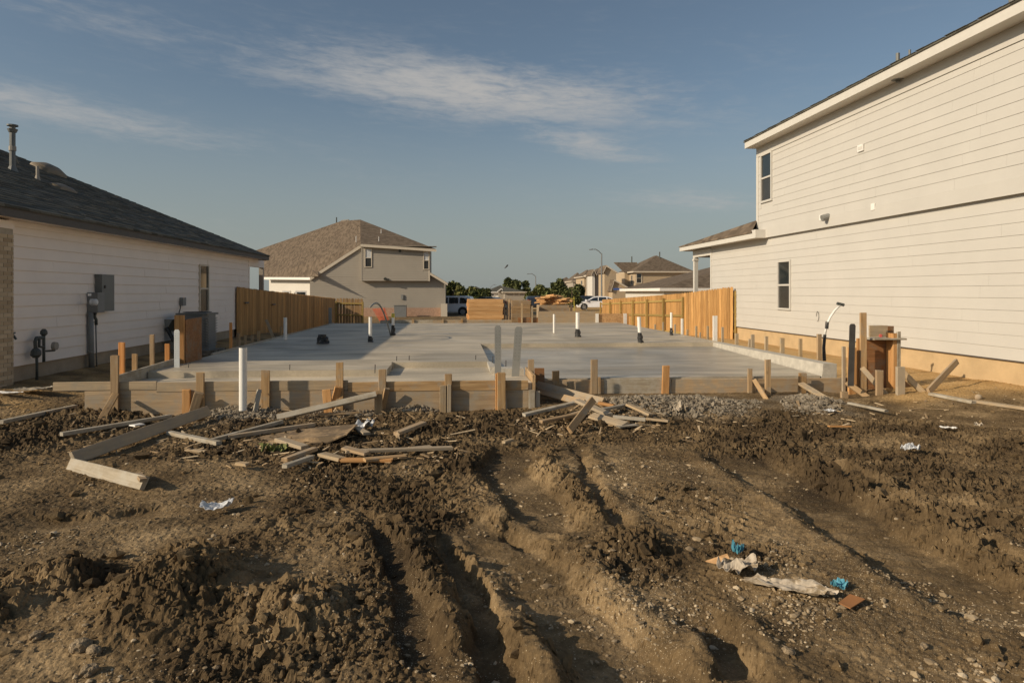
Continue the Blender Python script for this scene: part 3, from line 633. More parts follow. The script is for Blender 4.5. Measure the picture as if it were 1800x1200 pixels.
pipe_stub(972, 976, 552, 585, 'thin white pipe in the slab between the tall metal straps and the wrapped pipes')
pipe_stub(1012, 1019, 549, 592, 'white pipe with black wrapped foot right of the thin bare pipe', 577)
pipe_stub(1122.5, 1129, 557, 602, 'leaning white pipe with grey wrapped foot at the edge of the garage step', 583, lean=-0.06)
pipe_stub(1178, 1182, 549, 589, 'white pipe with black cone foot nearest the orange wooden fence', 575)
pipe_stub(498.5, 504.5, 558, 597, 'white pipe standing in the shadow by the left wooden fence')
pipe_stub(560, 573.5, 588, 604, 'short thick black wrapped drain stub in the shaded slab', 589, mat=M_tape)
o = pipe_stub(648, 654, 557, 601, 'white pipe with taped foot and a grey hose arching out of it', 589)
a = onz(651, 601, 0); top = a + Vector((0, 0, 0.86)); e = onz(687, 589, 0)
MB().tube([top + (e - top) * t + Vector((0, 0, 0.62 * math.sin(math.pi * min(1, t * 1.0)) * (1 - t * 0.35))) * 0.75 for t in [k / 12 for k in range(13)]], 0.022, 8).build('hose', M_pipe, o, smooth=True)
o = pipe_stub(688.5, 693.5, 550, 589, 'white pipe with a yellow tape band beside the arching hose', 570)
c = onz(691, 589, 0); MB().tube([c + Vector((0, 0, 0.50)), c + Vector((0, 0, 0.62))], 0.048, 10).build('tape_band', M_yellow, o)
c = gp(427, 725); s = c.y / ray(427, 725).y / F
o = pipe_stub(420.5, 434, 611, 727, 'tall thick white pipe standing in the dirt before the porch form', z=c.z - 0.03)
# curved conduit at the garage kerb
cp = onz(1449, 633, -0.02); Yc = cp.y
o = thing('curved_conduit', 'curved white water pipe with black taped foot beside the garage kerb', 'pipe', cp)
pl = [ony(px, py, Yc) for px, py in ((1449, 634), (1448, 610), (1450, 588), (1453, 572), (1459, 558), (1467, 546), (1477, 536))]
MB().tube(pl[:3], [0.034, 0.03, 0.028], 8).build('wrap', M_tape, o); MB().tube(pl[2:], 0.021, 8).build('pipe', M_pvc, o, smooth=True)
MB().tube([pl[3] + Vector((0, -0.002, -0.06)), pl[3] + Vector((0.01, -0.002, 0.07))], 0.032, 8).build('tape_band', M_tape, o)
MB().tube([pl[-1] + Vector((-0.06, 0, 0.03)), pl[-1] + Vector((0.07, 0, 0.0))], 0.028, 8).build('tee_fitting', M_gas, o)

M_strap_lit = plain('galvanised_lit', (0.52, 0.55, 0.56), 0.45, metal=0.1, noise=0.05)  # paler copy of the galvanised metal, direct sun put into its colour
def strap(px0, px1, ytop, ybot, label, Y=None, z=0.0, lean=0.0, mat=M_strap, holes=9, foot=0.3):
    c = onz((px0 + px1) / 2, ybot, z) if Y is None else ony((px0 + px1) / 2, ybot, Y)
    d = ray((px0 + px1) / 2, ybot); s = c.y / d.y / F; w = (px1 - px0) * s; hgt = (ybot - ytop) * s
    o = thing('anchor_strap', label, 'strap', c, 'galvanised hold-down straps'); ux = Vector((CA, -SA, 0)); n = Vector((-SA, -CA, 0))
    pr = [(-w / 2, -foot), (w / 2, -foot), (w / 2, hgt - w * 0.3), (w * 0.3, hgt), (-w * 0.3, hgt), (-w / 2, hgt - w * 0.3)]
    MB().poly([c + ux * (u + lean * v) + Vector((0, 0, v)) for u, v in pr], 0.004, -n).build('plate', mat, o)
    mb = MB()
    for k in range(holes):
        for sgn in (-1, 1):
            q = c + ux * (sgn * w * 0.22 + lean * (hgt * (0.30 + 0.65 * k / holes))) + Vector((0, 0, hgt * (0.30 + 0.65 * k / holes))) + n * 0.003
            mb.tube([q, q - n * 0.0025], w * 0.035, 6)
    mb.build('nail_holes', M_hole, o)
strap(869.5, 881, 572, 655, 'left of two tall metal straps at the garage entry corner', z=0.0)
strap(899.5, 913, 574, 657, 'right leaning metal strap of the two at the garage entry corner', z=-0.06, lean=0.07)
strap(306, 315.5, 579, 650, 'sunlit metal strap before the orange post at the left slab corner', z=-0.04, holes=12, mat=M_strap_lit)
strap(1491, 1502, 569, 646, 'dark perforated strap beside the form box at the right slab corner', z=0.0, lean=0.03, mat=M_brush, holes=10)

# ------------------------------------------------------------------ formwork
def form_x(root, Y, px0, px1, py0, py1, mat=None, name='form_board', t=0.04):
    """a form board facing the camera, standing on edge; front face at Y"""
    a, b = ony(px0, py0, Y), ony(px1, py1, Y); zc = (a.z + b.z) / 2
    return board(name, (a.x, Y + t / 2, zc), (b.x, Y + t / 2, zc), abs(a.z - b.z), t, (0, -1, 0), mat or M_form, root)
def stake_y(root, Y, px0, px1, py0, py1, mat=None, t=0.04, deep=0.0, lean=0.0, name='stake'):
    """an upright stake whose front face is at Y"""
    a, b = ony((px0 + px1) / 2, py0, Y), ony((px0 + px1) / 2, py1, Y); s = Y / ray(px0, py0).y / F
    return board(name, (b.x, Y + t / 2, b.z - deep), (a.x + lean, Y + t / 2, a.z), (px1 - px0) * s * 1.0, t, (0, -1, 0), mat or M_stake, root, jit=0.007, point=False)
def brace(root, a, b, w, t, nrm=(0, -1, 0), mat=None, name='brace'):
    return board(name, a, b, w, t, nrm, mat or M_stake, root, jit=0.006)
YF = FRONT_L - 0.042
f1 = thing('front_form', 'long plank form with stakes and kickers along the porch front', 'formwork', (-2, YF, GZ))
for a, b in ((93, 275), (275, 612), (612, 929)): form_x(f1, YF - 0.008, a, b - 0.5, 672, 685.4, M_stake if a > 600 else M_scrap)
for a, b in ((149, 600), (600, 929)): form_x(f1, YF, a, b - 0.3, 686.2, 727)
Ys = YF - 0.056
def kicker(root, pxa, pya, pxb, pyb, Ya, w=0.09, t=0.04, mat=None, nrm=(0.9, -0.45, 0.3)):
    A = ony(pxa, pya, Ya); B = gp(pxb, pyb); B.z -= 0.03; return brace(root, A, B, w, t, nrm, mat)
stake_y(f1, Ys, 194, 207.5, 625, 737, deep=0.15); kicker(f1, 203, 693, 176, 737, Ys - 0.03, w=0.085, nrm=(0.3, -1, 0.2))
stake_y(f1, Ys - 0.35, 162, 178, 731, 742, deep=0.1, name='kicker_stake')
stake_y(f1, Ys, 344.5, 358, 655, 722, deep=0.15); stake_y(f1, Ys - 0.002, 320, 333.5, 685, 727, deep=0.1, mat=M_fresh); kicker(f1, 350, 690, 339, 725, Ys - 0.06, w=0.12, nrm=(0.25, -1, 0.1))
stake_y(f1, Ys, 459, 473.5, 651, 728, deep=0.15); kicker(f1, 456, 685, 447, 727, Ys - 0.05, w=0.06, mat=M_greyw, nrm=(0.5, -1, 0))
stake_y(f1, Ys, 590.5, 603, 637, 722, deep=0.15); kicker(f1, 595, 680, 583, 722, Ys - 0.04, w=0.10, mat=M_fresh, nrm=(0.3, -1, 0.1)); stake_y(f1, Ys - 0.3, 571, 586, 685, 727, deep=0.12, lean=-0.04, mat=M_fresh, name='kicker_stake')
stake_y(f1, Ys, 665.5, 678.5, 650, 722, deep=0.15); stake_y(f1, Ys - 0.25, 658, 672, 687, 722, deep=0.12, name='kicker_stake'); kicker(f1, 680, 682, 671, 722, Ys - 0.06, w=0.07, nrm=(0.4, -1, 0))
stake_y(f1, Ys, 782, 794.5, 658, 718, deep=0.15); stake_y(f1, Ys - 0.048, 773, 784.5, 678, 720, deep=0.12, mat=M_scrap); stake_y(f1, Ys - 0.046, 786, 793, 676, 717, deep=0.12, mat=M_scrap)
stake_y(f1, Ys - 0.045, 874.5, 889, 656, 721, deep=0.15, t=0.085); stake_y(f1, Ys, 871, 875, 657, 720, deep=0.15, mat=M_fresh)
stake_y(f1, Ys + 0.003, 889.5, 894, 684, 719, deep=0.1, mat=M_greyw, lean=-0.04)
# the return where the front steps back, running away from the camera
def form_y(root, X, ya, yb, z0, z1, mat=None, t=0.04, name='form_board', z2=None):
    zc = (z0 + z1) / 2; dz = 0 if z2 is None else z2
    return board(name, (X, ya, zc), (X, yb, zc + dz), z1 - z0, t, (-1, 0, 0), mat or M_form, root)
form_y(f1, STEP_X + 0.028, YF - 0.02, 10.95, -0.23, 0.02, M_stake); form_y(f1, STEP_X + 0.029, YF + 0.05, 11.1, -0.56, -0.235)
stake_y(f1, YF - 0.07, 929.5, 941, 686, 722, deep=0.12, mat=M_greyw); stake_y(f1, YF - 0.03, 941.5, 949.5, 688, 721, deep=0.12, mat=M_greyw)
stake_y(f1, 10.5, 928.5, 939, 632, 690, deep=0.2, t=0.04); 
a = ony(957, 660, 11.02); form_x(f1, 11.04, 940, 957, 647, 672, M_ply)

YG = FRONT_R - 0.042
f2 = thing('garage_form', 'lower plank form with stakes along the garage opening', 'formwork', (4, YG, GZ))
form_x(f2, YG, 951, 1062, 668, 698); form_x(f2, YG, 1062.4, 1180, 666.5, 698, M_greyw); form_x(f2, YG, 1180.4, 1330, 666.5, 698); form_x(f2, YG, 1330.4, 1491, 665.5, 698)
Yg = YG - 0.047
stake_y(f2, Yg, 1039, 1051, 632, 700, deep=0.15); stake_y(f2, Yg + 0.001, 1051.6, 1056.5, 663, 699, deep=0.1)
stake_y(f2, Yg, 1163, 1175.5, 643, 697, deep=0.15, mat=M_fresh, lean=0.02); stake_y(f2, Yg, 1315, 1323, 648, 700, deep=0.15)
kicker(f2, 1326, 668, 1349, 702, Yg - 0.02, w=0.07, nrm=(-0.5, -1, 0.3)); stake_y(f2, Yg - 0.35, 1346, 1355.5, 632, 708, deep=0.15, t=0.05, name='kicker_stake')
stake_y(f2, Yg - 0.1, 1402, 1416, 656, 706, deep=0.15, lean=0.03); kicker(f2, 1408, 674, 1477, 713, Yg - 0.12, w=0.10, mat=M_scrap, nrm=(-0.3, -1, 0.9))
stake_y(f2, Yg - 0.15, 971, 983.5, 652, 697, deep=0.15); stake_y(f2, Yg - 0.35, 1004, 1016.5, 671, 703, deep=0.12, lean=-0.07)

# column form box at the garage's right corner
YB = YG - 0.12
f3 = thing('column_form', 'tall plywood column form box propped by diagonal braces at the right slab corner', 'formwork', (6.5, YB, GZ))
form_back = ony(1548, 650, YB + 0.28)
a, b = ony(1523, 596, YB + 0.26), ony(1574, 697, YB + 0.26)
MB().box(a.x, b.x, YB + 0.26, YB + 0.28, b.z - 0.1, a.z).build('back_panel', M_ply, f3)
board('rail', (a.x - 0.02, YB + 0.13, a.z + 0.015), (b.x + 0.03, YB + 0.13, a.z + 0.015), 0.26, 0.03, (0, 0, 1), M_greyw, f3)
a2, b2 = ony(1528, 572, YB + 0.3), ony(1570, 596, YB + 0.3)
MB().box(a2.x, b2.x - 0.11, YB + 0.285, YB + 0.32, a.z + 0.031, a2.z).build('end_block', M_scrap, f3); MB().box(b2.x - 0.108, b2.x, YB + 0.28, YB + 0.32, a.z + 0.031, a2.z - 0.01).build('end_block', M_ply, f3)
c = ony(1548, 590, YB + 0.28); MB().tube([(c.x, c.y + 0.01, c.z), (c.x, c.y - 0.004, c.z)], 0.03, 9).build('paint_mark', plain('pink_paint', (0.75, 0.16, 0.14), 0.6), f3)
stake_y(f3, YB, 1512.5, 1524, 550, 708, deep=0.15, t=0.04); stake_y(f3, YB + 0.06, 1570, 1577, 586, 702, deep=0.12, t=0.2, mat=M_fresh); stake_y(f3, YB + 0.05, 1577.3, 1584, 583, 700, deep=0.12, mat=M_greyw)
stake_y(f3, YB - 0.04, 1492, 1506.5, 611, 706, deep=0.15, t=0.05, mat=M_fresh); stake_y(f3, YB + 0.05, 1506.8, 1514, 595, 706, deep=0.15, mat=M_fresh)
stake_y(f3, YB - 0.45, 1541, 1553.5, 651, 711, deep=0.15, t=0.05); stake_y(f3, YB - 0.62, 1577.5, 1592, 645, 718, deep=0.15, t=0.06, mat=M_scrap); stake_y(f3, YB - 0.6, 1479.5, 1492, 689, 720, deep=0.15, t=0.06)
stake_y(f3, YB - 0.5, 1657, 1671, 692, 720, deep=0.15, t=0.05, mat=M_fresh); stake_y(f3, YB + 0.5, 1620, 1630, 671, 690, deep=0.3)
def prop(pxa, pya, Ya, pxb, pyb, Yb, w, mat=None, nrm=(-0.4, -1, 0.5), t=0.04): brace(f3, ony(pxa, pya, Ya), ony(pxb, pyb, Yb), w, t, nrm, mat)
prop(1515, 646, YB - 0.03, 1576, 715, YB - 0.5, 0.085, M_scrap); prop(1488, 672, YB - 0.10, 1546, 713, YB - 0.55, 0.09); prop(1585, 652, YB - 0.4, 1655, 722, YB - 0.65, 0.095, M_scrap); prop(1583, 668, YB + 0.1, 1625, 706, YB + 0.3, 0.08, M_ply)

# side forms with their stakes
fL = thing('left_side_form', 'grey crusted side form with short stakes along the shaded left slab edge', 'formwork', (SLAB_L, 18, GZ))
XL = SLAB_L - 0.022
board('form_board', (XL - 0.02, FRONT_L + 0.1, -0.13), (XL - 0.001, 13.15, -0.06), 0.36, 0.045, (1, 0, 0.0), M_greyw, fL)
form_y(fL, XL - 0.001, 13.8, 20.0, -0.5, 0.03, M_greyw); form_y(fL, XL - 0.001, 20.05, SLAB_BACK, -0.5, 0.03, M_greyw)
def stk_l(px0, px1, py0, py1, X=None, mat=None):
    X = XL - 0.05 if X is None else X
    a = onx((px0 + px1) / 2, py0, X); b = onx((px0 + px1) / 2, py1, X); s = a.y / ray(px0, py0).y / F
    board('stake', (X, a.y, gz(X, a.y) - 0.15), (X, a.y, a.z), (px1 - px0) * s, 0.04, (0, -1, 0), mat or M_stake, fL, jit=0.006)
for q in ((209, 219, 602, 672, -4.85, M_orange), (233, 241, 622, 645), (264, 271, 588, 636, -5.0), (290.5, 298, 604, 630, -4.85, M_orange), (403.5, 408, 567, 611, None, M_orange), (416, 422, 585, 610), (429, 433, 589, 610), (441, 445, 589, 605), (452, 457, 582, 602), (492, 495.5, 574, 592)): stk_l(*q)
brace(fL, onx(468, 562, XL - 0.3), onx(482, 597, XL - 0.02), 0.07, 0.03, (0, -1, 0))
# corner post box
f4 = thing('corner_form', 'orange post and brown plywood panel standing at the left slab corner', 'formwork', (-4.8, 11.5, 0))
p0 = onz(323, 641, -0.02); X4 = p0.x; Y4 = p0.y
stake_y(f4, Y4, 306.5, 323, 554, 641, mat=M_fresh, deep=0.4)
pb = onz(347, 634, 0.0); a = ony(323, 562, Y4)
MB().hexa([(X4, Y4 + 0.04, -0.5), (X4 + 0.02, Y4 + 0.04, -0.5), (X4 + 0.02, Y4 + 0.78, -0.5), (X4, Y4 + 0.78, -0.5), (X4, Y4 + 0.04, a.z), (X4 + 0.02, Y4 + 0.04, a.z), (X4 + 0.02, Y4 + 0.78, a.z + 0.02), (X4, Y4 + 0.78, a.z + 0.02)]).build('side_panel', M_ply, f4)
board('rear_post', (X4 - 0.03, Y4 + 0.72, -0.5), (X4 - 0.03, Y4 + 0.72, a.z - 0.01), 0.05, 0.09, (0, -1, 0), M_fresh, f4)

fR = thing('right_side_form', 'row of short pale stakes and boards along the sunny right slab edge', 'formwork', (SLAB_R, 18, GZ)); XR = SLAB_R + 0.022
form_y(fR, XR, FRONT_R + 0.25, 18.5, -0.45, -0.012, M_greyw); form_y(fR, XR, 18.55, SLAB_BACK, -0.45, -0.012, M_greyw)
def stk_r(px0, px1, py0, mat=None, X=None, tilt=0.0):
    X = XR + 0.05 if X is None else X
    a = onx((px0 + px1) / 2, py0, X); s = a.y / ray(px0, py0).y / F
    board('stake', (X, a.y, gz(X, a.y) - 0.15), (X + tilt, a.y, a.z), (px1 - px0) * s, 0.04, (0, -1, 0), mat or M_scrap, fR, jit=0.006)
for q in ((1206.5, 1210, 579), (1222, 1225.5, 573), (1229.5, 1232, 584), (1242.5, 1246, 573), (1253, 1261, 555, M_white), (1268, 1272, 575, M_scrap), (1292, 1298, 586), (1310, 1315, 596, None, None, 0.08), (1320, 1326, 588), (1344, 1350, 591), (1371, 1378.5, 594), (1404, 1410, 595), (1436, 1444, 587, M_stake), (1480, 1486, 609), (1197, 1201, 560, M_white), (1185, 1188, 570), (1164, 1167, 566), (1150, 1153, 570)): stk_r(*q)
fB = thing('back_form', 'low plank and panel form across the far end of the slab', 'formwork', (1, SLAB_BACK, GZ)); YK = SLAB_BACK + 0.002
form_x(fB, YK, 668, 760, 562.6, 600, M_greyw); form_x(fB, YK, 760.5, 899, 562.6, 600, M_form); form_x(fB, YK, 911, 946, 558, 600, M_ply); form_x(fB, YK - 0.03, 946.5, 1047, 547, 600, M_form)
MB().box(ony(1053, 560, YK).x, ony(1096, 560, YK).x, YK, YK + 0.02, -0.4, ony(1053, 551, YK).z).build('osb_panel', M_osb, fB)
for q in ((1047.2, 1052.5, 551, 572, M_white), (1096.5, 1102, 551, 572, M_white), (1102.3, 1105, 551, 572, M_fresh), (686, 689, 560, 566), (724, 728, 561, 566), (777, 780, 561, 566), (810, 814, 560, 566), (916, 919, 533, 566, M_scrap), (934, 937, 538, 566, M_scrap), (577.5, 583, 541, 571, M_strap)): stake_y(fB, YK - 0.06, q[0], q[1], q[2], q[3], q[4] if len(q) > 4 else None, deep=0.2)

# ------------------------------------------------------------------ boards lying about
GS = 'scrap boards heaped before the garage form'
def plank(pxa, pya, pxb, pyb, w, t, label, mat=None, nrm=(0, 0, 1), la=0.02, lb=0.02, group=GS, name='scrap_board'):
    A, B = gp(pxa, pya, la + 0.028), gp(pxb, pyb, lb + 0.028)
    return tag(board(name, A, B, w, t, nrm, mat or M_scrap, None, jit=0.008), label, 'board', group)
plank(921, 729, 1015, 707, 0.085, 0.04, 'long grey board reaching furthest left out of the scrap heap', M_greyw, la=0.03, lb=0.10)
plank(951, 741, 1018, 727, 0.085, 0.04, 'board with orange cut end at the lower left of the scrap heap', M_stake, la=0.03, lb=0.08)
plank(1001, 756, 1043, 702, 0.09, 0.04, 'tan board leaning steeply across the front of the scrap heap', M_stake, nrm=(0.6, -0.5, 0.6), la=0.02, lb=0.26)
plank(1015, 704, 1072, 729, 0.10, 0.04, 'pale board crossing behind the steep leaning board in the heap', la=0.15, lb=0.07, nrm=(0.2, -0.5, 1))
plank(1053, 721, 1103, 711, 0.07, 0.04, 'grey board lying level at the upper middle of the heap', M_greyw, la=0.08, lb=0.04)
plank(1040, 730, 1099, 746, 0.13, 0.03, 'wide yellowish board at the lower middle of the heap', la=0.06, lb=0.03, nrm=(0, -0.5, 1))
plank(1078, 732, 1135, 737, 0.07, 0.04, 'level pale board at the right of the heap under the others', M_greyw, la=0.05, lb=0.04)
plank(1104, 711, 1144, 729, 0.085, 0.035, 'pale board slanting down at the right end of the heap', la=0.08, lb=0.03, nrm=(0.3, -0.4, 1))
plank(1136, 736, 1175, 740, 0.06, 0.03, 'short board sticking out at the far right of the heap')
plank(1086, 750, 1119, 746, 0.10, 0.015, 'thin pale splinter lying in front of the heap', M_greyw)
plank(1053, 708, 1080, 713, 0.07, 0.04, 'short orange offcut at the top of the heap by the garage form', M_fresh, la=0.06, lb=0.05)
plank(985, 736, 1030, 722, 0.12, 0.03, 'broad tan board half buried under the heap', la=0.04, lb=0.05)
board_a = [(944, 676, 1060, 706, 0.12, 'upper of two long planks sloping down from the step in the forms'), (944, 687, 1026, 708, 0.10, 'lower of two long planks sloping down from the step in the forms')]
for (a, b, c, d, w, lb_) in board_a:
    A = ony(a, b, 10.85 - (0.25 if w < 0.11 else 0)); B = gp(c, d, 0.06); tag(board('scrap_board', A, B, w, 0.04, (0, -1, 0.35), M_form, None), lb_, 'board', GS)
GL = 'boards lying in the dirt on the left'
A, B = gp(128, 806, 0.05), gp(366, 722, 0.10)
tag(board('loose_plank', A, B, 0.135, 0.04, (0.35, -0.9, 0.25), M_scrap, None), 'long wide plank lying on edge from the left foreground towards the porch form', 'board', GL)
A, B = gp(124, 816, 0.045), gp(254, 849, 0.045)
tag(board('loose_plank', A, B, 0.12, 0.045, (-0.25, -0.9, 0.4), M_greyw, None), 'short cement crusted plank on edge meeting the long wide plank at a corner', 'board', GL)
plank(243, 833, 252, 844, 0.06, 0.03, 'small wooden block behind the end of the cement crusted plank', M_stake, group=GL, name='wood_block', lb=0.08)
plank(108, 763, 300, 731, 0.06, 0.045, 'thin grey board lying left behind the long wide plank', M_greyw, group=GL, la=0.02, lb=0.03)
plank(297, 760, 385, 779, 0.07, 0.045, 'short grey board end right of the long wide plank', M_greyw, group=GL)
plank(372, 774, 495, 741, 0.06, 0.045, 'grey board running up beside the plywood sheet', M_greyw, group=GL, lb=0.04)
plank(400, 768, 552, 746, 0.07, 0.045, 'dark board lying along the upper edge of the plywood sheet', M_form, group=GL, lb=0.03)
tag(board('loose_plank', gp(487, 734, 0.03), ony(661, 693, 9.55), 0.085, 0.045, (-0.1, -0.8, 0.6), M_greyw, None), 'pale grey board propped diagonally against the porch form', 'board', GL)
plank(560, 728, 630, 725, 0.06, 0.03, 'orange brown stick lying at the foot of the porch form', M_stake, group=GL)
plank(0, 742, 132, 714, 0.08, 0.045, 'grey board at the left edge near the yellow dirt', M_greyw, group=GL)
plank(490, 772, 536, 786, 0.10, 0.04, 'pale block lying across the plywood sheet', M_scrap, group=GL, la=0.06, lb=0.06)
plank(462, 786, 494, 777, 0.10, 0.035, 'light offcut left of the pale block on the plywood sheet', M_scrap, group=GL)
plank(500, 808, 553, 789, 0.07, 0.04, 'weathered offcut below the plywood sheet, upper of a crossed pair', M_form, group=GL, la=0.05, lb=0.05)
plank(500, 819, 548, 803, 0.06, 0.04, 'white topped offcut below the plywood sheet, lower of a crossed pair', M_greyw, group=GL)
plank(418, 814, 436, 816, 0.07, 0.03, 'small light wood chip on the smooth dirt left of the offcuts', M_scrap, group=GL)
plank(566, 798, 602, 807, 0.10, 0.035, 'left board of the low offcut pile in the middle', M_scrap, group=GL)
plank(608, 793, 795, 787, 0.06, 0.035, 'long thin pale board stretching right from the middle offcut pile', M_scrap, group=GL, la=0.07, lb=0.03)
plank(600, 808, 690, 808, 0.09, 0.03, 'orange split board under the long thin pale board', M_fresh, group=GL)
plank(640, 808, 712, 802, 0.08, 0.03, 'orange toned board at the front of the middle offcut pile', M_stake, group=GL, la=0.04)
plank(605, 787, 645, 797, 0.09, 0.03, 'short tan board on top of the middle offcut pile', M_stake, group=GL, la=0.09, lb=0.06)
plank(722, 789, 757, 785, 0.09, 0.03, 'pale chip beside the right end of the middle offcut pile', M_scrap, group=GL)
plank(697, 762, 745, 743, 0.09, 0.04, 'brown board half sunk in the churned mud right of the foil', M_form, group=GL, lb=0.05)
plank(618, 748, 645, 762, 0.09, 0.03, 'light board under the crumpled foil', M_scrap, group=GL)
plank(328, 790, 363, 793, 0.06, 0.02, 'flat light splinter in the gravel right of the long wide plank', M_scrap, group=GL)
plank(232, 748, 250, 745, 0.10, 0.02, 'pair of white wood chips by the porch form', M_white, group=GL)
plank(885, 777, 900, 773, 0.06, 0.03, 'small light chip at the head of the tyre rut', M_scrap, group=GL)
def sheet(name, corners, thick, mat, label, cat, sag=0.0, lift=0.02):
    P = [gp(px, py, l) if len(q) == 3 and (l := q[2]) is not None else gp(px, py, lift) for q in corners for px, py in [q[:2]]]
    return tag(MB().poly(P, thick, (0, 0, -1)).build(name, mat), label, cat)
PLYT = plain('weathered_ply', (0.34, 0.235, 0.13), 0.85, noise=0.35, nscale=7, dirt=((0.15, 0.108, 0.065), 4, 0.44))
sheet('plywood_sheet', [(418, 776, 0.01), (495, 758, 0.03), (560, 750, 0.03), (628, 745, 0.10), (610, 762, 0.11), (575, 777, 0.02), (480, 781, 0.015)], 0.015, PLYT, 'muddy plywood sheet lying flat with its right end curled up', 'plywood')
plank(1457, 749, 1495, 749, 0.05, 0.02, 'bright orange stick lying in the dark mud on the right', M_fresh, group='wood lying on the right')
plank(1492, 708, 1558, 722, 0.07, 0.03, 'mud caked board flat on the ground before the column form', M_greyw, group='wood lying on the right', lb=0.03)
A, B = gp(1632, 688, 0.05), ony(1682, 635, gp(1632, 688).y + 0.5)
tag(board('loose_plank', A, B, 0.10, 0.045, (0.3, -1, 0.2), M_form, None), 'dark board tilted up against the sky side right of the column form', 'board', 'wood lying on the right')['label'] = 'dark board tilting up steeply right of the column form braces'
plank(1636, 692, 1712, 707, 0.10, 0.04, 'grey board lying in the shadow right of the column form', M_greyw, group='wood lying on the right')
plank(1712, 705, 1830, 722, 0.08, 0.04, 'sunlit board running out of the picture at the right edge', M_scrap, group='wood lying on the right')
p = gp(1720, 698, 0.05); me_v, me_f = ico(2); mb = MB(); mb.v = [tuple(q * np.array([0.055, 0.05, 0.05]) * (1 + 0.05 * math.sin(9 * q[0] + 7 * q[2]))) for q in me_v]; mb.f = [list(f) for f in me_f]
o = mb.build('rubber_ball', M_form, smooth=True); o.location = p; tag(o, 'round tan ball lying in the shadow on the yellow dirt', 'ball')

# litter: crumpled sheets
def crumple(name, px, py, w, d, h, mat, label, cat, seed, rot=0.0, group=None, curl=0.4):
    c = gp(px, py); n, m_ = 22, 16; r = np.random.default_rng(seed); mb = MB()
    ox, oy = r.uniform(0, 90, 2)
    for j in range(m_ + 1):
        for i in range(n + 1):
            u, v = i / n * 2 - 1, j / m_ * 2 - 1
            edge = 1 + 0.12 * float(perlin(np.array([3 * math.atan2(v, u) + ox]), np.array([oy]))[0])
            k = max(abs(u), abs(v)); q = math.hypot(u, v); sq = (k / q if q > 0 else 1) * edge
            x_, y_ = u * sq * w / 2, v * sq * d / 2
            z_ = 0.012 + h * 0.8 * (abs(float(perlin(np.array([u * 1.1 + ox]), np.array([v * 1.1 + oy]))[0])) + 0.28 * abs(float(perlin(np.array([u * 3 + ox]), np.array([v * 3 + oy]))[0])) + curl * 0.6 * (abs(u) ** 3))
            mb.v.append((x_, y_, z_))
    for j in range(m_):
        for i in range(n): a = j * (n + 1) + i; mb.f.append([a, a + 1, a + n + 2, a + n + 1])
    o = mb.build(name, mat); o.location = (c.x, c.y, c.z + 0.022); o.rotation_euler.z = rot
    so = o.modifiers.new('thick', 'SOLIDIFY'); so.thickness = 0.002
    return tag(o, label, cat, group)
crumple('plastic_wrapper', 381, 900, 0.24, 0.17, 0.06, M_foil, 'crumpled silvery wrapper lying on the smooth dirt at left', 'litter', 3, 0.2, curl=0.9)
crumple('crumpled_bag', 1600, 794, 0.19, 0.16, 0.10, M_foil, 'crumpled pale blue bag in the dark mud at right', 'litter', 5, curl=-0.3)
crumple('crumpled_foil', 640, 755, 0.26, 0.22, 0.14, M_foil, 'crumpled grey foil beside the curled plywood end', 'litter', 8, 0.6, curl=-0.2)
crumple('cement_bag', 1196, 726, 0.22, 0.16, 0.16, M_paper, 'dusty pinkish bag slumped beside the scrap heap', 'litter', 9, curl=-0.4)
crumple('paper_scrap', 1667, 757, 0.19, 0.10, 0.03, M_white, 'white paper scrap in the dark mud below the yellow dirt', 'litter', 11, -0.3)
crumple('paper_scrap', 1720, 753, 0.10, 0.10, 0.06, M_paper, 'small tan paper scrap nearest the right edge', 'litter', 12)
crumple('paper_scrap', 1458, 727, 0.16, 0.10, 0.05, M_foil, 'grey rag at the end of the crusted brace', 'litter', 13)
crumple('paper_sheet', 60, 688, 0.55, 0.35, 0.05, M_greyw, 'pale board sheet lying in the shade by the left house', 'litter', 21, 0.1)
crumple('paper_sheet', 16, 694, 0.4, 0.16, 0.03, M_white, 'white sheet lying in the dirt at the far left edge', 'litter', 22, 0.0)
crumple('torn_sack', 1390, 1045, 0.50, 0.15, 0.07, M_paper, 'long torn cement sack caked in dirt in the right foreground', 'sack', 14, -0.45, curl=0.3)
crumple('torn_sack', 1295, 1010, 0.26, 0.18, 0.09, M_paper, 'crumpled upper piece of the torn sack under the blue corner', 'sack', 15, 0.3, curl=0.2)
crumple('blue_scrap', 1297, 982, 0.085, 0.05, 0.13, M_blue, 'bright blue paper corner standing up on the torn sack', 'litter', 16, 0.2)
crumple('blue_scrap', 1475, 1042, 0.10, 0.085, 0.07, M_blue, 'teal blue scrap beside the rust brown card', 'litter', 17, 0.5)
P = [gp(1474, 1058, 0.04), gp(1495, 1068, 0.035), gp(1521, 1052, 0.05), gp(1494, 1043, 0.06)]
tag(MB().poly(P, 0.006, (0, 0, -1)).build('brown_card', M_card), 'flat rust brown card lying at the right end of the torn sack', 'card')
P = [gp(1240, 985, 0.05), gp(1262, 990, 0.03), gp(1283, 982, 0.04), gp(1278, 972, 0.06)]
tag(MB().poly(P, 0.006, (0, 0, -1)).build('brown_card', M_osb), 'torn brown cardboard left of the bright blue paper', 'card')

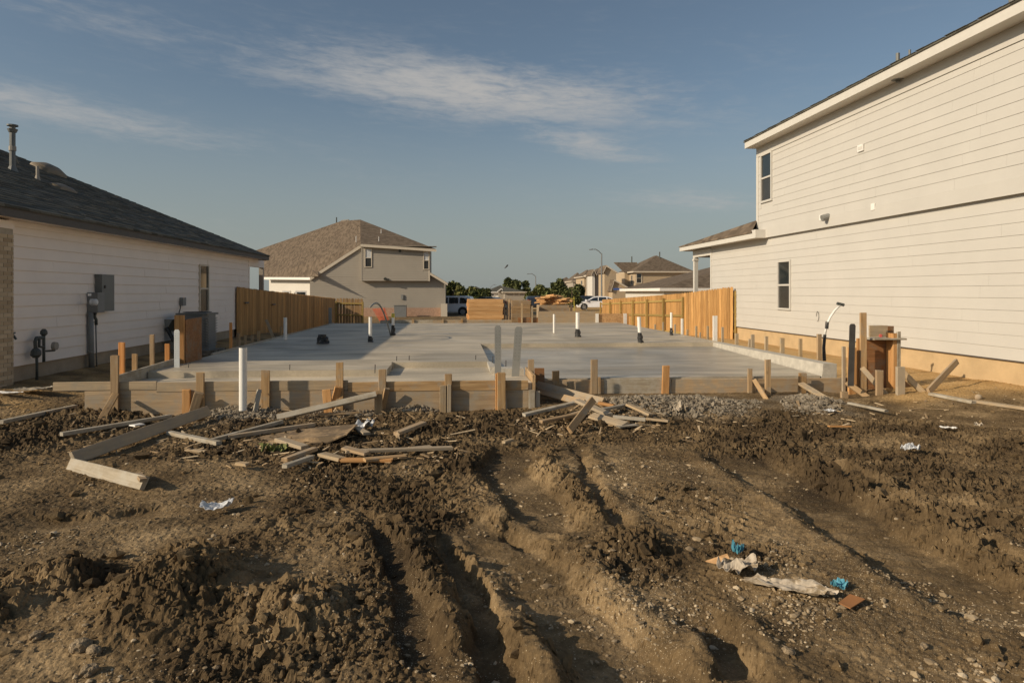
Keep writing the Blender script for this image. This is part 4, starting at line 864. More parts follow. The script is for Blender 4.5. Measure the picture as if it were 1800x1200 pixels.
# ------------------------------------------------------------------ house on the right
def part(name, mat, parent, fn, **kw): mb = MB(); fn(mb); return mb.build(name, mat, parent, **kw)
XW = 9.5
yc_up = onx(1335.5, 300, XW).y; yc_lo = onx(1250, 480, XW).y; y_near = 5.0
z_eave = 5.72; z_jog = onx(1337, 418, XW - 0.06).z; z_found = 0.06
hr = thing('cream_house', 'large two storey cream house with lap siding along the right edge', 'house', (XW + 4, 14, GZ))
WD = 9.0
part('foundation', M_found, hr, lambda m: m.box(XW + 0.03, XW + WD, y_near, yc_lo - 0.02, -1.0, z_found))
lw = part('lower_wall', M_siding, hr, lambda m: m.box(XW, XW + WD, y_near, yc_lo, z_found, z_jog))
uw = part('upper_wall', M_siding, hr, lambda m: m.box(XW - 0.075, XW + WD, y_near, yc_up, z_jog + 0.001, z_eave))
frl = Frame((XW, 0, 0), (0, 1, 0), (-1, 0, 0)); fru = Frame((XW - 0.075, 0, 0), (0, 1, 0), (-1, 0, 0))
wa, wb = onx(1391.5, 456, XW), onx(1368.5, 544, XW); lwin = (wa.y, wb.y, wb.z, wa.z)
wa, wb = onx(1358.5, 265, XW - 0.075), onx(1338.5, 358, XW - 0.075); uwin = (wa.y, wb.y, wb.z, wa.z + 0.02)
part('drip_cap', M_darktrim, lw, lambda m: frl.box(m, y_near, yc_lo, z_found - 0.02, z_found, 0.001, 0.012))
siding(frl, y_near, yc_lo - 0.10, z_found + 0.002, z_jog - 0.11, 0.213, M_siding, lw, cuts=[lwin], gap=0.0045)
siding(fru, y_near, yc_up - 0.10, z_jog + 0.25, z_eave - 0.30, 0.213, M_siding, uw, cuts=[uwin], gap=0.0045)
part('band_board', M_siding, uw, lambda m: fru.box(m, y_near, yc_up + 0.02, z_jog - 0.03, z_jog + 0.247, 0.001, 0.026))
part('frieze_board', M_siding, uw, lambda m: fru.box(m, y_near, yc_up + 0.02, z_eave - 0.298, z_eave - 0.012, 0.001, 0.03))
part('corner_board', M_trim, uw, lambda m: m.box(XW - 0.105, XW - 0.0755, yc_up - 0.098, yc_up + 0.025, z_jog + 0.25, z_eave - 0.30))
part('corner_board', M_trim, lw, lambda m: m.box(XW - 0.028, XW - 0.0005, yc_lo - 0.098, yc_lo + 0.02, z_found, z_jog - 0.11))
window(frl, *lwin, hr, M_siding, depth=0.05, tw=0.055); window(fru, *uwin, hr, M_siding, depth=0.05, tw=0.06)
XE = XW - 0.48; ye = onx(1309, 262, XE).y
part('soffit', M_trim, hr, lambda m: m.box(XE + 0.02, XW + WD, y_near - 0.4, ye - 0.02, z_eave - 0.010, z_eave + 0.012))
part('fascia', M_trim, hr, lambda m: m.box(XE, XE + 0.02, y_near - 0.4, ye, z_eave - 0.02, z_eave + 0.19)); part('fascia', M_trim, hr, lambda m: m.box(XE + 0.021, XW + WD, ye - 0.02, ye, z_eave - 0.02, z_eave + 0.188))
rf = MB(); sl = 0.40; rt = 3.8
rf.poly([(XE - 0.03, y_near - 0.4, z_eave + 0.20), (XE - 0.03, ye + 0.03, z_eave + 0.20), (XE + 4.8, ye - 4.2, z_eave + 0.20 + 4.8 * sl), (XE + 4.8, y_near, z_eave + 0.20 + 4.8 * sl)], 0.03)
rf.poly([(XE - 0.03, ye + 0.03, z_eave + 0.20), (XW + WD, ye + 0.03, z_eave + 0.20), (XE + 4.8, ye - 4.2, z_eave + 0.20 + 4.8 * sl)], 0.03)
rfo = rf.build('roof', M_roof_l, hr, uv=((0, 1, 0), (1, 0, 0)))
mb = MB(); n_ = 60
for k in range(n_):
    yy = y_near - 0.3 + (ye - y_near + 0.3) * k / n_; mb.box(XE - 0.045, XE + 0.25, yy, yy + (ye - y_near) / n_ - 0.012, z_eave + 0.204 + (k % 3) * 0.004, z_eave + 0.212 + (k % 3) * 0.006)
kind(mb.build('shingle_edge', M_roof_l, hr), 'stuff')
def roof_pipe(parent, p, h, r, cone=True, mat=M_elec, cap=False):
    o = part('vent_pipe', mat, parent, lambda m: m.tube([p - Vector((0, 0, 0.25)), p + Vector((0, 0, h))], r, 9))
    if cone: part('flashing', mat, o, lambda m: m.tube([p - Vector((0, 0, 0.2)), p + Vector((0, 0, 0.10))], [r * 3.2, r * 1.1], 9))
    if cap: part('rain_cap', mat, o, lambda m: (m.tube([p + Vector((0, 0, h)), p + Vector((0, 0, h + 0.03))], r * 1.9, 10), m.tube([p + Vector((0, 0, h - 0.14)), p + Vector((0, 0, h - 0.07))], [r * 1.3, r * 1.8], 10)))
    return o
def on_slope(px, py, X): return onx(px, py, X)
q = onx(1578, 124, XE + 0.30); roof_pipe(hr, q, onx(1578, 94, XE + 0.30).z - q.z, 0.04); q = onx(1599, 110, XE + 0.38); roof_pipe(hr, q, onx(1599, 88, XE + 0.38).z - q.z, 0.025)
q = onx(1780, 22, XE + 0.45); roof_pipe(hr, q, 0.35, 0.06)
def wallbox(fr, X, px0, px1, py0, py1, mat, name, parent, d=0.03):
    a, b = onx(px1, py0, X), onx(px0, py1, X); return part(name, mat, parent, lambda m: fr.box(m, a.y, b.y, b.z, a.z, 0.021, 0.021 + d)), (a.y, b.y, b.z, a.z)
o, q = wallbox(fru, XW - 0.075, 1510.5, 1520, 253, 268, M_white, 'wall_vent', hr); part('louvre', M_trim, o, lambda m: fru.box(m, q[0] + 0.03, q[1] - 0.03, q[2] + 0.04, q[3] - 0.04, 0.0515, 0.058))
wallbox(fru, XW - 0.075, 1533.5, 1540, 357, 370, M_white, 'cover_plate', hr, 0.02); wallbox(fru, XW - 0.075, 1442.5, 1448, 377, 388, M_white, 'cover_plate', hr, 0.02)
a = onx(1456, 381, XW - 0.1); part('dryer_hood', M_strap, hr, lambda m: m.tube([a + Vector((0.02, 0, 0.02)), a + Vector((-0.16, 0.02, -0.04))], [0.07, 0.085], 10))
a = onx(1437, 556, XW - 0.03); part('cable_loop', M_brush, hr, lambda m: m.tube([a + Vector((0, 0.06 * math.cos(t), 0.13 * math.sin(t))) for t in [k * 0.5 for k in range(11)]], 0.006, 5))
# patio roof on the far end
XP = XW - 0.42; pe = onx(1194.5, 438, XP); pn = yc_up - 0.9; zp = pe.z
pr = thing('patio_cover', 'low hipped porch roof with white fascia and post behind the cream house', 'porch', (XW + 2, yc_lo + 2, GZ))
part('fascia', M_trim, pr, lambda m: m.box(XP, XP + 0.02, yc_up - 0.35, pe.y, zp - 0.09, zp + 0.10)); part('fascia', M_trim, pr, lambda m: m.box(XP + 0.021, XW + 7, pe.y - 0.02, pe.y, zp - 0.09, zp + 0.098))
part('eave_return', M_trim, pr, lambda m: m.box(XP, XW - 0.03, yc_up - 0.62, yc_up - 0.352, zp - 0.09, zp + 0.16))
part('soffit', M_trim, pr, lambda m: m.box(XP + 0.022, XW + 7, yc_up - 0.33, pe.y - 0.022, zp - 0.07, zp - 0.05))
pm = MB(); zr = zp + 0.10; hr_ = onx(1331, 381, XW).z
pm.poly([(XP - 0.03, yc_up - 0.4, zr), (XP - 0.03, pe.y + 0.03, zr), (XW + 3.0, yc_up + 0.05, hr_ + 0.75), (XW + 0.4, yc_up + 0.03, hr_ + 0.05), (XW - 0.07, yc_up + 0.03, hr_ - 0.12)], 0.03)
pm.poly([(XP - 0.03, pe.y + 0.03, zr), (XW + 7, pe.y + 0.03, zr), (XW + 7, yc_up + 0.1, hr_ + 0.75), (XW + 3.0, yc_up + 0.05, hr_ + 0.75)], 0.03)
pm.build('roof', M_roof_b, pr, uv=((0, 1, 0), (1, 0, 0)))
ypst = onx(1221, 480, XW - 0.02).y
part('beam', M_trim, pr, lambda m: m.box(XW - 0.02, XW + 0.14, yc_lo + 0.03, ypst + 0.2, zp - 0.36, zp - 0.09)); part('beam', M_trim, pr, lambda m: m.box(XW + 0.141, XW + 6.8, ypst + 0.04, ypst + 0.2, zp - 0.36, zp - 0.09))
part('gable_infill', M_siding, pr, lambda m: m.box(XW + 0.0, XW + 0.12, yc_up + 0.03, yc_lo - 0.03, z_jog, zp - 0.06))
po = part('post', M_trim, pr, lambda m: m.box(XW - 0.02, XW + 0.13, ypst + 0.02, ypst + 0.17, -0.6, zp - 0.361)); part('post_cap', M_trim, po, lambda m: m.box(XW - 0.045, XW + 0.155, ypst - 0.005, ypst + 0.195, zp - 0.50, zp - 0.42))
part('post', M_trim, pr, lambda m: m.box(XW + 6.6, XW + 6.75, ypst + 0.02, ypst + 0.17, -0.6, zp - 0.361))

# ------------------------------------------------------------------ house on the left
XH = -7.3
hl = thing('white_bungalow', 'single storey pale house with dark hipped roof at the left edge', 'house', (XH - 6, 19, GZ))
ybr = onx(11.5, 600, XH).y; yend = onx(464, 480, XH).y; ze = 2.40; zf = -0.01
zsid = zf
part('foundation', M_found_l, hl, lambda m: m.box(XH - 12.6, XH - 0.03, ybr - 0.4, yend - 0.02, -1.0, zf))
wl = part('side_wall', M_siding_l, hl, lambda m: m.box(XH - 12.6, XH, ybr, yend - 2.0, zf, ze + 0.02))
part('rear_wall', M_siding_l, hl, lambda m: m.box(XH - 12.6, XH - 2.2, yend - 2.0, yend, zf, ze + 0.02))
fh = Frame((XH, 0, 0), (0, 1, 0), (1, 0, 0))
wa, wb = onx(348.5, 464, XH), onx(365, 549, XH); hw = (wa.y, wb.y, wb.z, wa.z)
yc2 = onx(433, 480, XH).y
siding(fh, ybr + 0.02, yend - 2.0, zf + 0.002, ze - 0.08, 0.2, M_siding_l, wl, cuts=[hw], tb=0.024, gap=0.012)
part('frieze_board', M_siding_l, wl, lambda m: fh.box(m, ybr + 0.02, yend - 2.0, ze - 0.078, ze + 0.018, 0.001, 0.022))
part('corner_board', M_siding_l, wl, lambda m: fh.box(m, yend - 2.0, yend - 1.9, zf, ze + 0.018, -0.10, 0.024))
window(fh, *hw, hl, M_taupe_trim, depth=0.05, tw=0.05)
# covered rear porch corner: post and beam
part('porch_beam', M_siding_l, hl, lambda m: m.box(XH - 0.15, XH + 0.0, yend - 1.898, yend + 0.02, ze - 0.25, ze + 0.018)); part('porch_post', M_taupe, hl, lambda m: m.box(XH - 0.15, XH, yend - 0.15, yend, -0.5, ze - 0.252))
frp = Frame((XH - 2.2, 0, 0), (0, 1, 0), (1, 0, 0)); window(frp, yend - 1.8, yend - 0.5, 0.9, 2.2, hl, M_taupe_trim)
# brick return
bw = part('brick_veneer', M_mortar, hl, lambda m: m.box(XH - 12.6, XH + 0.10, ybr - 0.45, ybr - 0.002, -0.6, ze - 0.15))
mb = MB(); z_ = -0.58; row = 0
while z_ < ze - 0.24:
    for (y0, y1) in (((ybr - 0.45, ybr - 0.26), (ybr - 0.25, ybr - 0.06), (ybr - 0.05, ybr - 0.004)) if row % 2 else ((ybr - 0.45, ybr - 0.36), (ybr - 0.35, ybr - 0.16), (ybr - 0.15, ybr - 0.004))): mb.box(XH + 0.095, XH + 0.112, y0, y1, z_, z_ + 0.057)
    x_ = XH + 0.1
    while x_ > XH - 4: mb.box(x_ - 0.19, x_, ybr - 0.462, ybr - 0.445, z_, z_ + 0.057); x_ -= 0.2
    z_ += 0.067; row += 1
kind(mb.build('bricks', M_brick, bw), 'stuff')
part('brick_cap', M_siding_l, hl, lambda m: m.box(XH - 12.6, XH + 0.12, ybr - 0.47, ybr, ze - 0.148, ze - 0.02))
XEv = XH + 0.38; yef = ybr - 1.1; yeb = onx(473, 464, XEv).y; zt = ze + 0.03; sl = 0.455; hwid = 6.9
zr = zt + 0.14
part('soffit', M_siding_l, hl, lambda m: m.box(XEv - 13.6, XEv - 0.02, yef + 0.02, yeb - 0.02, ze + 0.022, ze + 0.04))
part('fascia', M_darktrim, hl, lambda m: m.box(XEv - 0.02, XEv, yef, yeb, ze + 0.0, zr)); part('fascia', M_darktrim, hl, lambda m: m.box(XEv - 13.6, XEv - 0.021, yeb - 0.02, yeb, ze, zr - 0.002)); part('fascia', M_darktrim, hl, lambda m: m.box(XEv - 13.6, XEv - 0.021, yef, yef + 0.02, ze, zr - 0.002))
A = Vector((XEv + 0.03, yef - 0.03, zr)); B = Vector((XEv + 0.03, yeb + 0.03, zr)); C = Vector((XEv - hwid, yeb - hwid, zr + hwid * sl)); D = Vector((XEv - hwid, yef + hwid, zr + hwid * sl))
A2 = Vector((XEv - 2 * hwid, yef - 0.03, zr)); B2 = Vector((XEv - 2 * hwid, yeb + 0.03, zr))
rl = MB(); rl.poly([A, B, C, D], 0.03); rl.poly([B, B2, C], 0.03); rl.poly([A2, A, D], 0.03); rl.poly([B2, A2, D, C], 0.03)
rlo = rl.build('roof', M_roof_l, hl, uv=((0, 1, 0), (1.1, 0, 0)))
# shingle courses stepping up the slope
mb = MB(); n_ = 46
for k in range(n_):
    s0 = hwid * k / n_; x0 = XEv - s0 + 0.02; zz = zr + s0 * sl + 0.003; ya, yb = yef + s0, yeb - s0
    if yb - ya < 0.5: break
    yy = ya
    while yy < yb:
        y2 = min(yb, yy + random.uniform(0.5, 1.6)); t_ = random.choice((0.006, 0.011, 0.016))
        mb.hexa([(x0 - 0.15, yy, zz + 0.063), (x0, yy, zz), (x0, y2, zz), (x0 - 0.15, y2, zz + 0.063), (x0 - 0.15, yy, zz + 0.067), (x0, yy, zz + t_), (x0, y2, zz + t_), (x0 - 0.15, y2, zz + 0.067)]); yy = y2 + 0.01
so = mb.build('shingle_courses', M_roof_l, rlo, uv=((0, 1, 0), (1.1, 0, 0))); kind(so, 'stuff')
def on_roof(px, py):                                    # pixel on the sloping left roof
    d = ray(px, py); t = (zr + XEv * sl - CZ) / (d.z + d.x * sl); return CAMP + d * t
q = on_roof(22, 300); q2 = ony(22, 222, q.y); roof_pipe(hl, q, q2.z - q.z, 0.06, mat=M_elec, cap=True); part('brace_rod', M_elec, rlo, lambda m: m.tube([q + Vector((0, 0, 0.5)), on_roof(34, 290)], 0.012, 5))
part('pipe_collar', M_taupe, rlo, lambda m: m.tube([q + Vector((0, 0, 0.45)), q + Vector((0, 0, 0.55))], 0.075, 10))
q = on_roof(66, 316); roof_pipe(hl, q, ony(66, 292, q.y).z - q.z, 0.035, mat=M_taupe)
def box_vent(pxa, pya, pxb, pyb, w, h):
    a, b = on_roof(pxa, pya), on_roof(pxb, pyb); ax = (b - a); n = Vector((sl, 0, 1)).normalized(); s_ = n.cross(ax).normalized() * w / 2; mb = MB(); k = 10
    for i in range(k + 1):
        t = i / k; hh = h * math.sin(math.pi * min(1, 0.12 + t * 0.76)) ** 0.6
        c_ = a + ax * t; mb.v += [tuple(c_ - s_ - n * 0.02), tuple(c_ - s_ * 0.9 + n * hh * 0.7), tuple(c_ - s_ * 0.4 + n * hh), tuple(c_ + s_ * 0.4 + n * hh), tuple(c_ + s_ * 0.9 + n * hh * 0.7), tuple(c_ + s_ - n * 0.02)]
    for i in range(k):
        for j in range(5): z0 = i * 6 + j; mb.f.append([z0, z0 + 1, z0 + 7, z0 + 6])
    mb.f += [list(range(6)), [k * 6 + j for j in reversed(range(6))]]
    return mb.build('roof_vent', M_vent, rlo, smooth=True)
M_vent = plain('bronze_vent', (0.20, 0.16, 0.11), 0.5, noise=0.1)
box_vent(66, 296, 103, 308, 0.55, 0.22); box_vent(94, 328, 126, 337, 0.3, 0.11)
# meters and pipes on the left wall
def onw(px, py, off=0.0): return onx(px, py, XH + 0.02 + off)
em = thing('electric_meter', 'grey electric meter and breaker panel with conduits on the left house wall', 'meter', onw(165, 640))
def wbox(px0, px1, py0, py1, d, mat, name, root, off=0.0):
    a, b = onw(px0, py0, off), onw(px1, py1, off); return part(name, mat, root, lambda m: m.box(XH + 0.022 + off, XH + 0.022 + off + d, a.y, b.y, b.z, a.z))
pnl = wbox(166.5, 188.5, 482, 546, 0.14, M_elec, 'breaker_panel', em); a = onw(184, 504, 0.15); part('latch', M_brush, pnl, lambda m: m.box(a.x - 0.01, a.x + 0.015, a.y, a.y + 0.03, a.z - 0.03, a.z + 0.03))
can = wbox(153, 165.5, 514, 549, 0.2, M_pipe, 'meter_can', em); a = onw(160, 531, 0.21)
part('meter_glass', M_foil, can, lambda m: m.tube([a, a + Vector((0.10, 0, 0)), a + Vector((0.12, 0, 0))], [0.068, 0.064, 0.04], 14))
part('meter_label', M_white, can, lambda m: m.box(a.x - 0.0095, a.x - 0.005, a.y - 0.1, a.y + 0.02, onw(158, 520, 0.2).z, onw(158, 516, 0.2).z))
def wtube(root, pts, r, mat, name, off=0.06): return part(name, mat, root, lambda m: m.tube([onw(px, py, off) for px, py in pts], r, 10), smooth=True)
cd = wtube(em, [(159, 549), (160, 600), (161, 646)], 0.055, M_pipe, 'conduit')
for py in (566, 618):
    a = onw(160, py, 0.06); part('conduit_strap', M_strap, cd, lambda m: m.tube([a - Vector((0, 0, 0.015)), a + Vector((0, 0, 0.015))], 0.062, 10))
wtube(em, [(168, 548), (169, 600), (170, 644)], 0.014, M_pipe, 'ground_wire'); wtube(em, [(168, 548), (166, 556), (169, 562), (169, 571)], 0.03, M_gas, 'cable_drop', 0.09)
gm = thing('gas_meter', 'dark iron gas pipes with round regulator on the left house wall', 'meter', onw(70, 650))
wtube(gm, [(65, 668), (65, 640), (64, 622)], 0.022, M_gas, 'riser', 0.14); wtube(gm, [(63, 622), (62, 600), (64, 594), (76, 593)], 0.03, M_gas, 'upper_pipe', 0.14); wtube(gm, [(77, 636), (77, 612), (77, 595), (77, 585)], 0.024, M_gas, 'drop_pipe', 0.14); wtube(gm, [(69, 596), (69, 609), (77, 610)], 0.022, M_gas, 'loop_pipe', 0.15); wtube(gm, [(77, 617), (96, 616)], 0.016, M_gas, 'branch_pipe', 0.14)
for (px, py, r, nm) in ((77, 584, 0.06, 'regulator'), (63, 620, 0.085, 'shutoff_valve')):
    a = onw(px, py, 0.14); part(nm, M_gas, gm, lambda m: m.tube([a - Vector((0, 0, r)), a - Vector((0, 0, r * 0.4)), a + Vector((0, 0, r * 0.4)), a + Vector((0, 0, r))], [r * 0.5, r, r * 0.9, r * 0.4], 12))
a = onw(93.5, 608, 0.16); part('gauge_disc', M_taupe, gm, lambda m: m.tube([a, a + Vector((0.06, 0, 0))], [0.075, 0.07], 14)); part('wall_bracket', M_gas, gm, lambda m: m.tube([onw(77, 600, -0.03), onw(77, 600, 0.14)], 0.012, 6))
hb = thing('hose_tap', 'small dark garden tap on the left wall by the brick corner', 'tap', onw(17, 592)); a = onw(17, 591, 0)
part('spout', M_gas, hb, lambda m: m.tube([a + Vector((-0.03, 0, 0)), a + Vector((0.07, 0, 0)), a + Vector((0.10, 0, -0.05))], [0.022, 0.022, 0.016], 8)); part('handle', M_gas, hb, lambda m: m.tube([a + Vector((0.06, -0.035, 0.05)), a + Vector((0.06, 0.035, 0.055))], 0.014, 6)); part('stem', M_gas, hb, lambda m: m.tube([a + Vector((0.06, 0, 0)), a + Vector((0.06, 0, 0.055))], 0.008, 6))
ds = thing('disconnect_box', 'small grey switch box with cable on the wall above the air conditioner', 'switch box', onw(318, 537)); wbox(315.5, 321, 523, 537, 0.09, M_pipe, 'box', ds); wtube(ds, [(317, 537), (317, 542), (314, 552)], 0.014, M_gas, 'cable')
vt = thing('intake_hood', 'pale sheet metal hood with black duct on the left wall beside the air conditioner', 'vent', onw(297, 570)); a, b = onw(289, 561, 0), onw(305, 575, 0)
part('hood', M_strap, vt, lambda m: m.hexa([(XH + 0.02, a.y, b.z - 0.05), (XH + 0.05, a.y, b.z - 0.05), (XH + 0.05, b.y, b.z - 0.1), (XH + 0.02, b.y, b.z - 0.1), (XH + 0.02, a.y, a.z), (XH + 0.22, a.y, a.z), (XH + 0.22, b.y, a.z - 0.02), (XH + 0.02, b.y, a.z - 0.02)])); part('duct', M_tape, vt, lambda m: m.tube([onw(293, 576, 0.06), onw(306, 600, 0.25)], 0.05, 8))
# condenser
ya = onw(322, 600).y; cx = XH + 0.72; cy, s2 = onx(347, 580, XH + 0.72).y, 0.37; cb = -0.24; ct = ony(346, 549, cy).z
ac = thing('air_conditioner', 'dark grey outdoor air conditioner unit beside the left house', 'air conditioner', (cx, cy, cb - 0.1))
part('pad', M_rough, ac, lambda m: m.box(cx - 0.55, cx + 0.55, cy - 0.5, cy + 0.5, cb - 0.12, cb))
mb = MB(); mb.tube([(cx, cy, cb), (cx, cy, ct - 0.06)], s2 * 1.08, 28); mb.v = [(cx + max(-s2, min(s2, (x - cx) * 1.12)), cy + max(-s2, min(s2, (y - cy) * 1.12)), z) for x, y, z in mb.v]; cab = mb.build('cabinet', M_ac, ac)
for k in range(22): part('louvre', M_ac, cab, lambda m: m.box(cx - s2 * 0.93, cx + s2 * 0.93, cy - s2 - 0.012, cy + s2 + 0.012, cb + 0.08 + k * (ct - cb - 0.2) / 22, cb + 0.095 + k * (ct - cb - 0.2) / 22)) if k % 2 == 0 else part('louvre', M_ac, cab, lambda m: m.box(cx - s2 - 0.012, cx + s2 + 0.012, cy - s2 * 0.93, cy + s2 * 0.93, cb + 0.08 + k * (ct - cb - 0.2) / 22, cb + 0.095 + k * (ct - cb - 0.2) / 22))
part('top_cover', M_elec, ac, lambda m: m.box(cx - s2 - 0.02, cx + s2 + 0.02, cy - s2 - 0.02, cy + s2 + 0.02, ct - 0.06, ct - 0.01))
part('fan_grille', M_brush, ac, lambda m: [m.tube([(cx + r_ * math.cos(t), cy + r_ * math.sin(t), ct + 0.012) for t in [k * math.pi / 12 for k in range(25)]], 0.006, 5) for r_ in (0.12, 0.2, 0.28, 0.34)])

# ------------------------------------------------------------------ wooden fences
def picket_mesh(h, w=0.138, t=0.016):
    pr = [(-w / 2, 0), (w / 2, 0), (w / 2, h - 0.045), (w / 2 - 0.035, h), (-w / 2 + 0.035, h), (-w / 2, h - 0.045)]
    mb = MB(); mb.poly([(a, 0, b) for a, b in pr], t, (0, 1, 0)); me = bpy.data.meshes.new('picket'); me.from_pydata(mb.v, [], mb.f); me.update(); return me
def fence(name, label, pts, mat, pmat, h=1.83, face=1, gapj=0.004, post_step=2.44, rails=True, posts_out=True):
    """pts: (x, y, z) ground points; pickets on the side given by face (+1: to the right of travel), rails and posts on the other"""
    root = thing(name, label, 'fence', pts[0]); me = picket_mesh(h); me.materials.append(mat)
    for (a, b) in zip(pts[:-1], pts[1:]):
        a, b = Vector(a), Vector(b); d = b - a; Ld = Vector((d.x, d.y, 0)).length; u = Vector((d.x, d.y, 0)) / Ld; nn_ = Vector((u.y, -u.x, 0)) * face
        n = max(1, int(Ld / 0.142)); ang = math.atan2(u.y, u.x)
        for k in range(n):
            t = (k + 0.5) / n; p = a + d * t + nn_ * (0.03 + random.uniform(0, 0.004)); p.z += 0.03 + random.uniform(-0.008, 0.008)
            mw = Matrix.Translation(p) @ Matrix.Rotation(ang + random.uniform(-0.02, 0.02), 4, 'Z') @ Matrix.Rotation(random.uniform(-0.006, 0.006), 4, 'Y')
            link('picket', me, root, mw)
        if rails:
            for zz in (0.35, 1.0, 1.6):
                off = Vector((0, 0, zz)) - nn_ * 0.005; board('rail', a + off, b + off, 0.085, 0.036, nn_, pmat, root)
            m = max(1, round(Ld / post_step))
            for k in range(m + 1):
                p = a + d * (k / m) - nn_ * 0.075
                board('post', p - Vector((0, 0, 0.4)), p + Vector((0, 0, h - 0.12)), 0.09, 0.09, nn_, pmat, root)
    return root
def fpt(px, pytop, X=None, Y=None, h=1.86):
    p = onx(px, pytop, X) if X is not None else ony(px, pytop, Y); return (p.x, p.y, p.z - h)
pA = fpt(1290, 503.5, X=XW - 0.09); XFB = 8.62; pB = fpt(1204, 515, X=XFB); pC = fpt(1058, 526.5, X=XFB)
fence('cedar_fence', 'new orange cedar fence returning to the cream house corner', [pA, pB], M_fence, M_post, face=-1, post_step=3)
fence('cedar_fence', 'long new cedar fence with posts and rails showing, right of the slab', [pB, pC], M_fence, M_post, face=1)
# shaded fence on the left, run behind the bungalow
qA = fpt(415, 504, X=XH + 0.05); qB = fpt(490, 513, X=-6.95); qC = fpt(589, 524.5, X=-6.75)
fence('cedar_gate', 'cedar gate section of the left fence with black hinges', [qA, qB], M_fence, M_post, face=1, rails=False)
for px, py in ((431, 534), (482, 524)):
    p = Vector(qA) + (Vector(qB) - Vector(qA)) * (0.18 if px < 450 else 0.82); p.z += 1.35; part('gate_hinge', M_gas, bpy.data.objects['cedar_gate'], lambda m: m.box(p.x + 0.06, p.x + 0.085, p.y - 0.2, p.y + 0.2, p.z - 0.025, p.z + 0.025))
fence('cedar_fence', 'new cedar fence in the shade along the left side of the slab', [qB, qC], M_fence, M_post, face=1, rails=False)
rA = fpt(591, 524, Y=36.2); rB = fpt(638, 525, Y=36.2)
fence('brown_fence', 'short brown fence panel across the far left corner', [rA, rB], M_fence_brown, M_post, face=-1, post_step=1.4)

# ------------------------------------------------------------------ houses behind
ZB = -0.9
YR = 60.0
h2 = thing('taupe_house', 'two storey taupe house with brown hipped roof behind the slab', 'house', (-6.5, YR + 5, ZB))
P = lambda px, py, Y=YR: ony(px, py, Y)
xl, xr, xul, xur = P(545, 500).x, P(783, 500).x, P(636, 460).x, P(756, 460).x
ze2, zlow, zjog2 = P(634, 433).z, P(545, 489).z, P(640, 494).z
xe, zrk = P(636, 433).x, P(636, 433).z
w2 = part('lower_wall', M_taupe, h2, lambda m: (m.poly([(xl, YR, ZB), (xr, YR, ZB), (xr, YR, P(783, 497).z), (xur, YR, P(757, 479).z), (xur, YR, ze2), (xul, YR, ze2), (xl, YR, zlow)], 3.5, (0, 1, 0))))
fr2 = Frame((0, YR, 0), (1, 0, 0), (0, -1, 0)); fr2u = Frame((0, YR - 0.45, 0), (1, 0, 0), (0, -1, 0))
def rake(u0, u1, v):                                     # courses stop under the sloping eaves
    a = u0
    if v + 0.2 > zlow: a = max(a, xl + (v + 0.2 - zlow) / (ze2 - zlow) * (xul - xl))
    b = u1
    zr2, zr1 = P(783, 497).z, P(757, 479).z
    if v + 0.2 > zr2: b = min(b, xr - (v + 0.2 - zr2) / (zr1 - zr2) * (xr - xur))
    return (a, b)
siding(fr2, xl, xr, ZB + 0.45, zjog2 + 0.3, 0.2, M_taupe, w2, single=False, topline=rake, tb=0.018); siding(fr2, xl, xul, zjog2 + 0.35, ze2 - 0.1, 0.2, M_taupe, w2, single=False, topline=rake, tb=0.018)
u2 = part('upper_wall', M_taupe, h2, lambda m: m.box(xul, xur, YR - 0.45, YR - 0.001, zjog2, ze2))
wins = [(P(641, 440, YR - .45).x, P(654, 440, YR - .45).x, P(641, 470, YR - .45).z, P(641, 436.5, YR - .45).z), (P(744, 445, YR - .45).x, P(755, 445, YR - .45).x, P(745, 474, YR - .45).z, P(745, 441.5, YR - .45).z)]
siding(fr2u, xul + 0.12, xur - 0.12, zjog2 + 0.02, ze2 - 0.05, 0.2, M_taupe, u2, single=False, cuts=wins, tb=0.018)
for x0 in (xul, xur - 0.12): part('corner_board', M_taupe_trim if x0 > xul else M_taupe, u2, lambda m: m.box(x0, x0 + 0.119, YR - 0.475, YR - 0.451, zjog2, ze2))
for w_ in wins: window(fr2u, *w_, h2, M_taupe_trim, depth=0.06, tw=0.07, glass=(M_foil, None))  # upper panes pale: light on the sash is put into the colour
part('base_band', plain('pink_brick', (0.42, 0.27, 0.19), 0.9, noise=0.2, nscale=9), h2, lambda m: m.box(xl + 0.3, xr + 0.02, YR - 0.05, YR - 0.03, ZB, ZB + 0.75))
a = P(703, 441, YR - .45); part('wall_vent', M_gas, h2, lambda m: m.box(a.x - 0.1, a.x + 0.1, YR - 0.5, YR - 0.45, a.z - 0.12, a.z + 0.12)); a = P(677, 489.5, YR - .45); part('wall_vent', M_gas, h2, lambda m: m.tube([(a.x, YR - 0.47, a.z), (a.x, YR - 0.6, a.z - 0.05)], 0.12, 8)); a = P(682, 491, YR - .45); part('wall_vent', M_gas, h2, lambda m: m.tube([(a.x, YR - 0.47, a.z), (a.x, YR - 0.6, a.z - 0.05)], 0.09, 8))
YE = YR - 0.85
A_ = P(633, 386, YR + 6.5); B_ = P(600, 388.5, YR + 9); C_ = P(447, 441, YR + 13); D_ = P(463, 487, YR + 4); E_ = P(545, 487.5, YE); F_ = P(634, 429, YE); G_ = P(767, 438, YE); H_ = P(755, 441, YR + 10)
E_ = P(545, 487.5, YR - 0.12); F2 = P(634.5, 430, YR - 0.12)
rm = MB(); rm.poly([A_, F2, E_, D_], 0.02); rm.poly([A_, D_, C_, B_], 0.02); r2a = rm.build('roof', M_roof_b, h2, uv=((0, 1, 0), (1.1, 0, 0)))
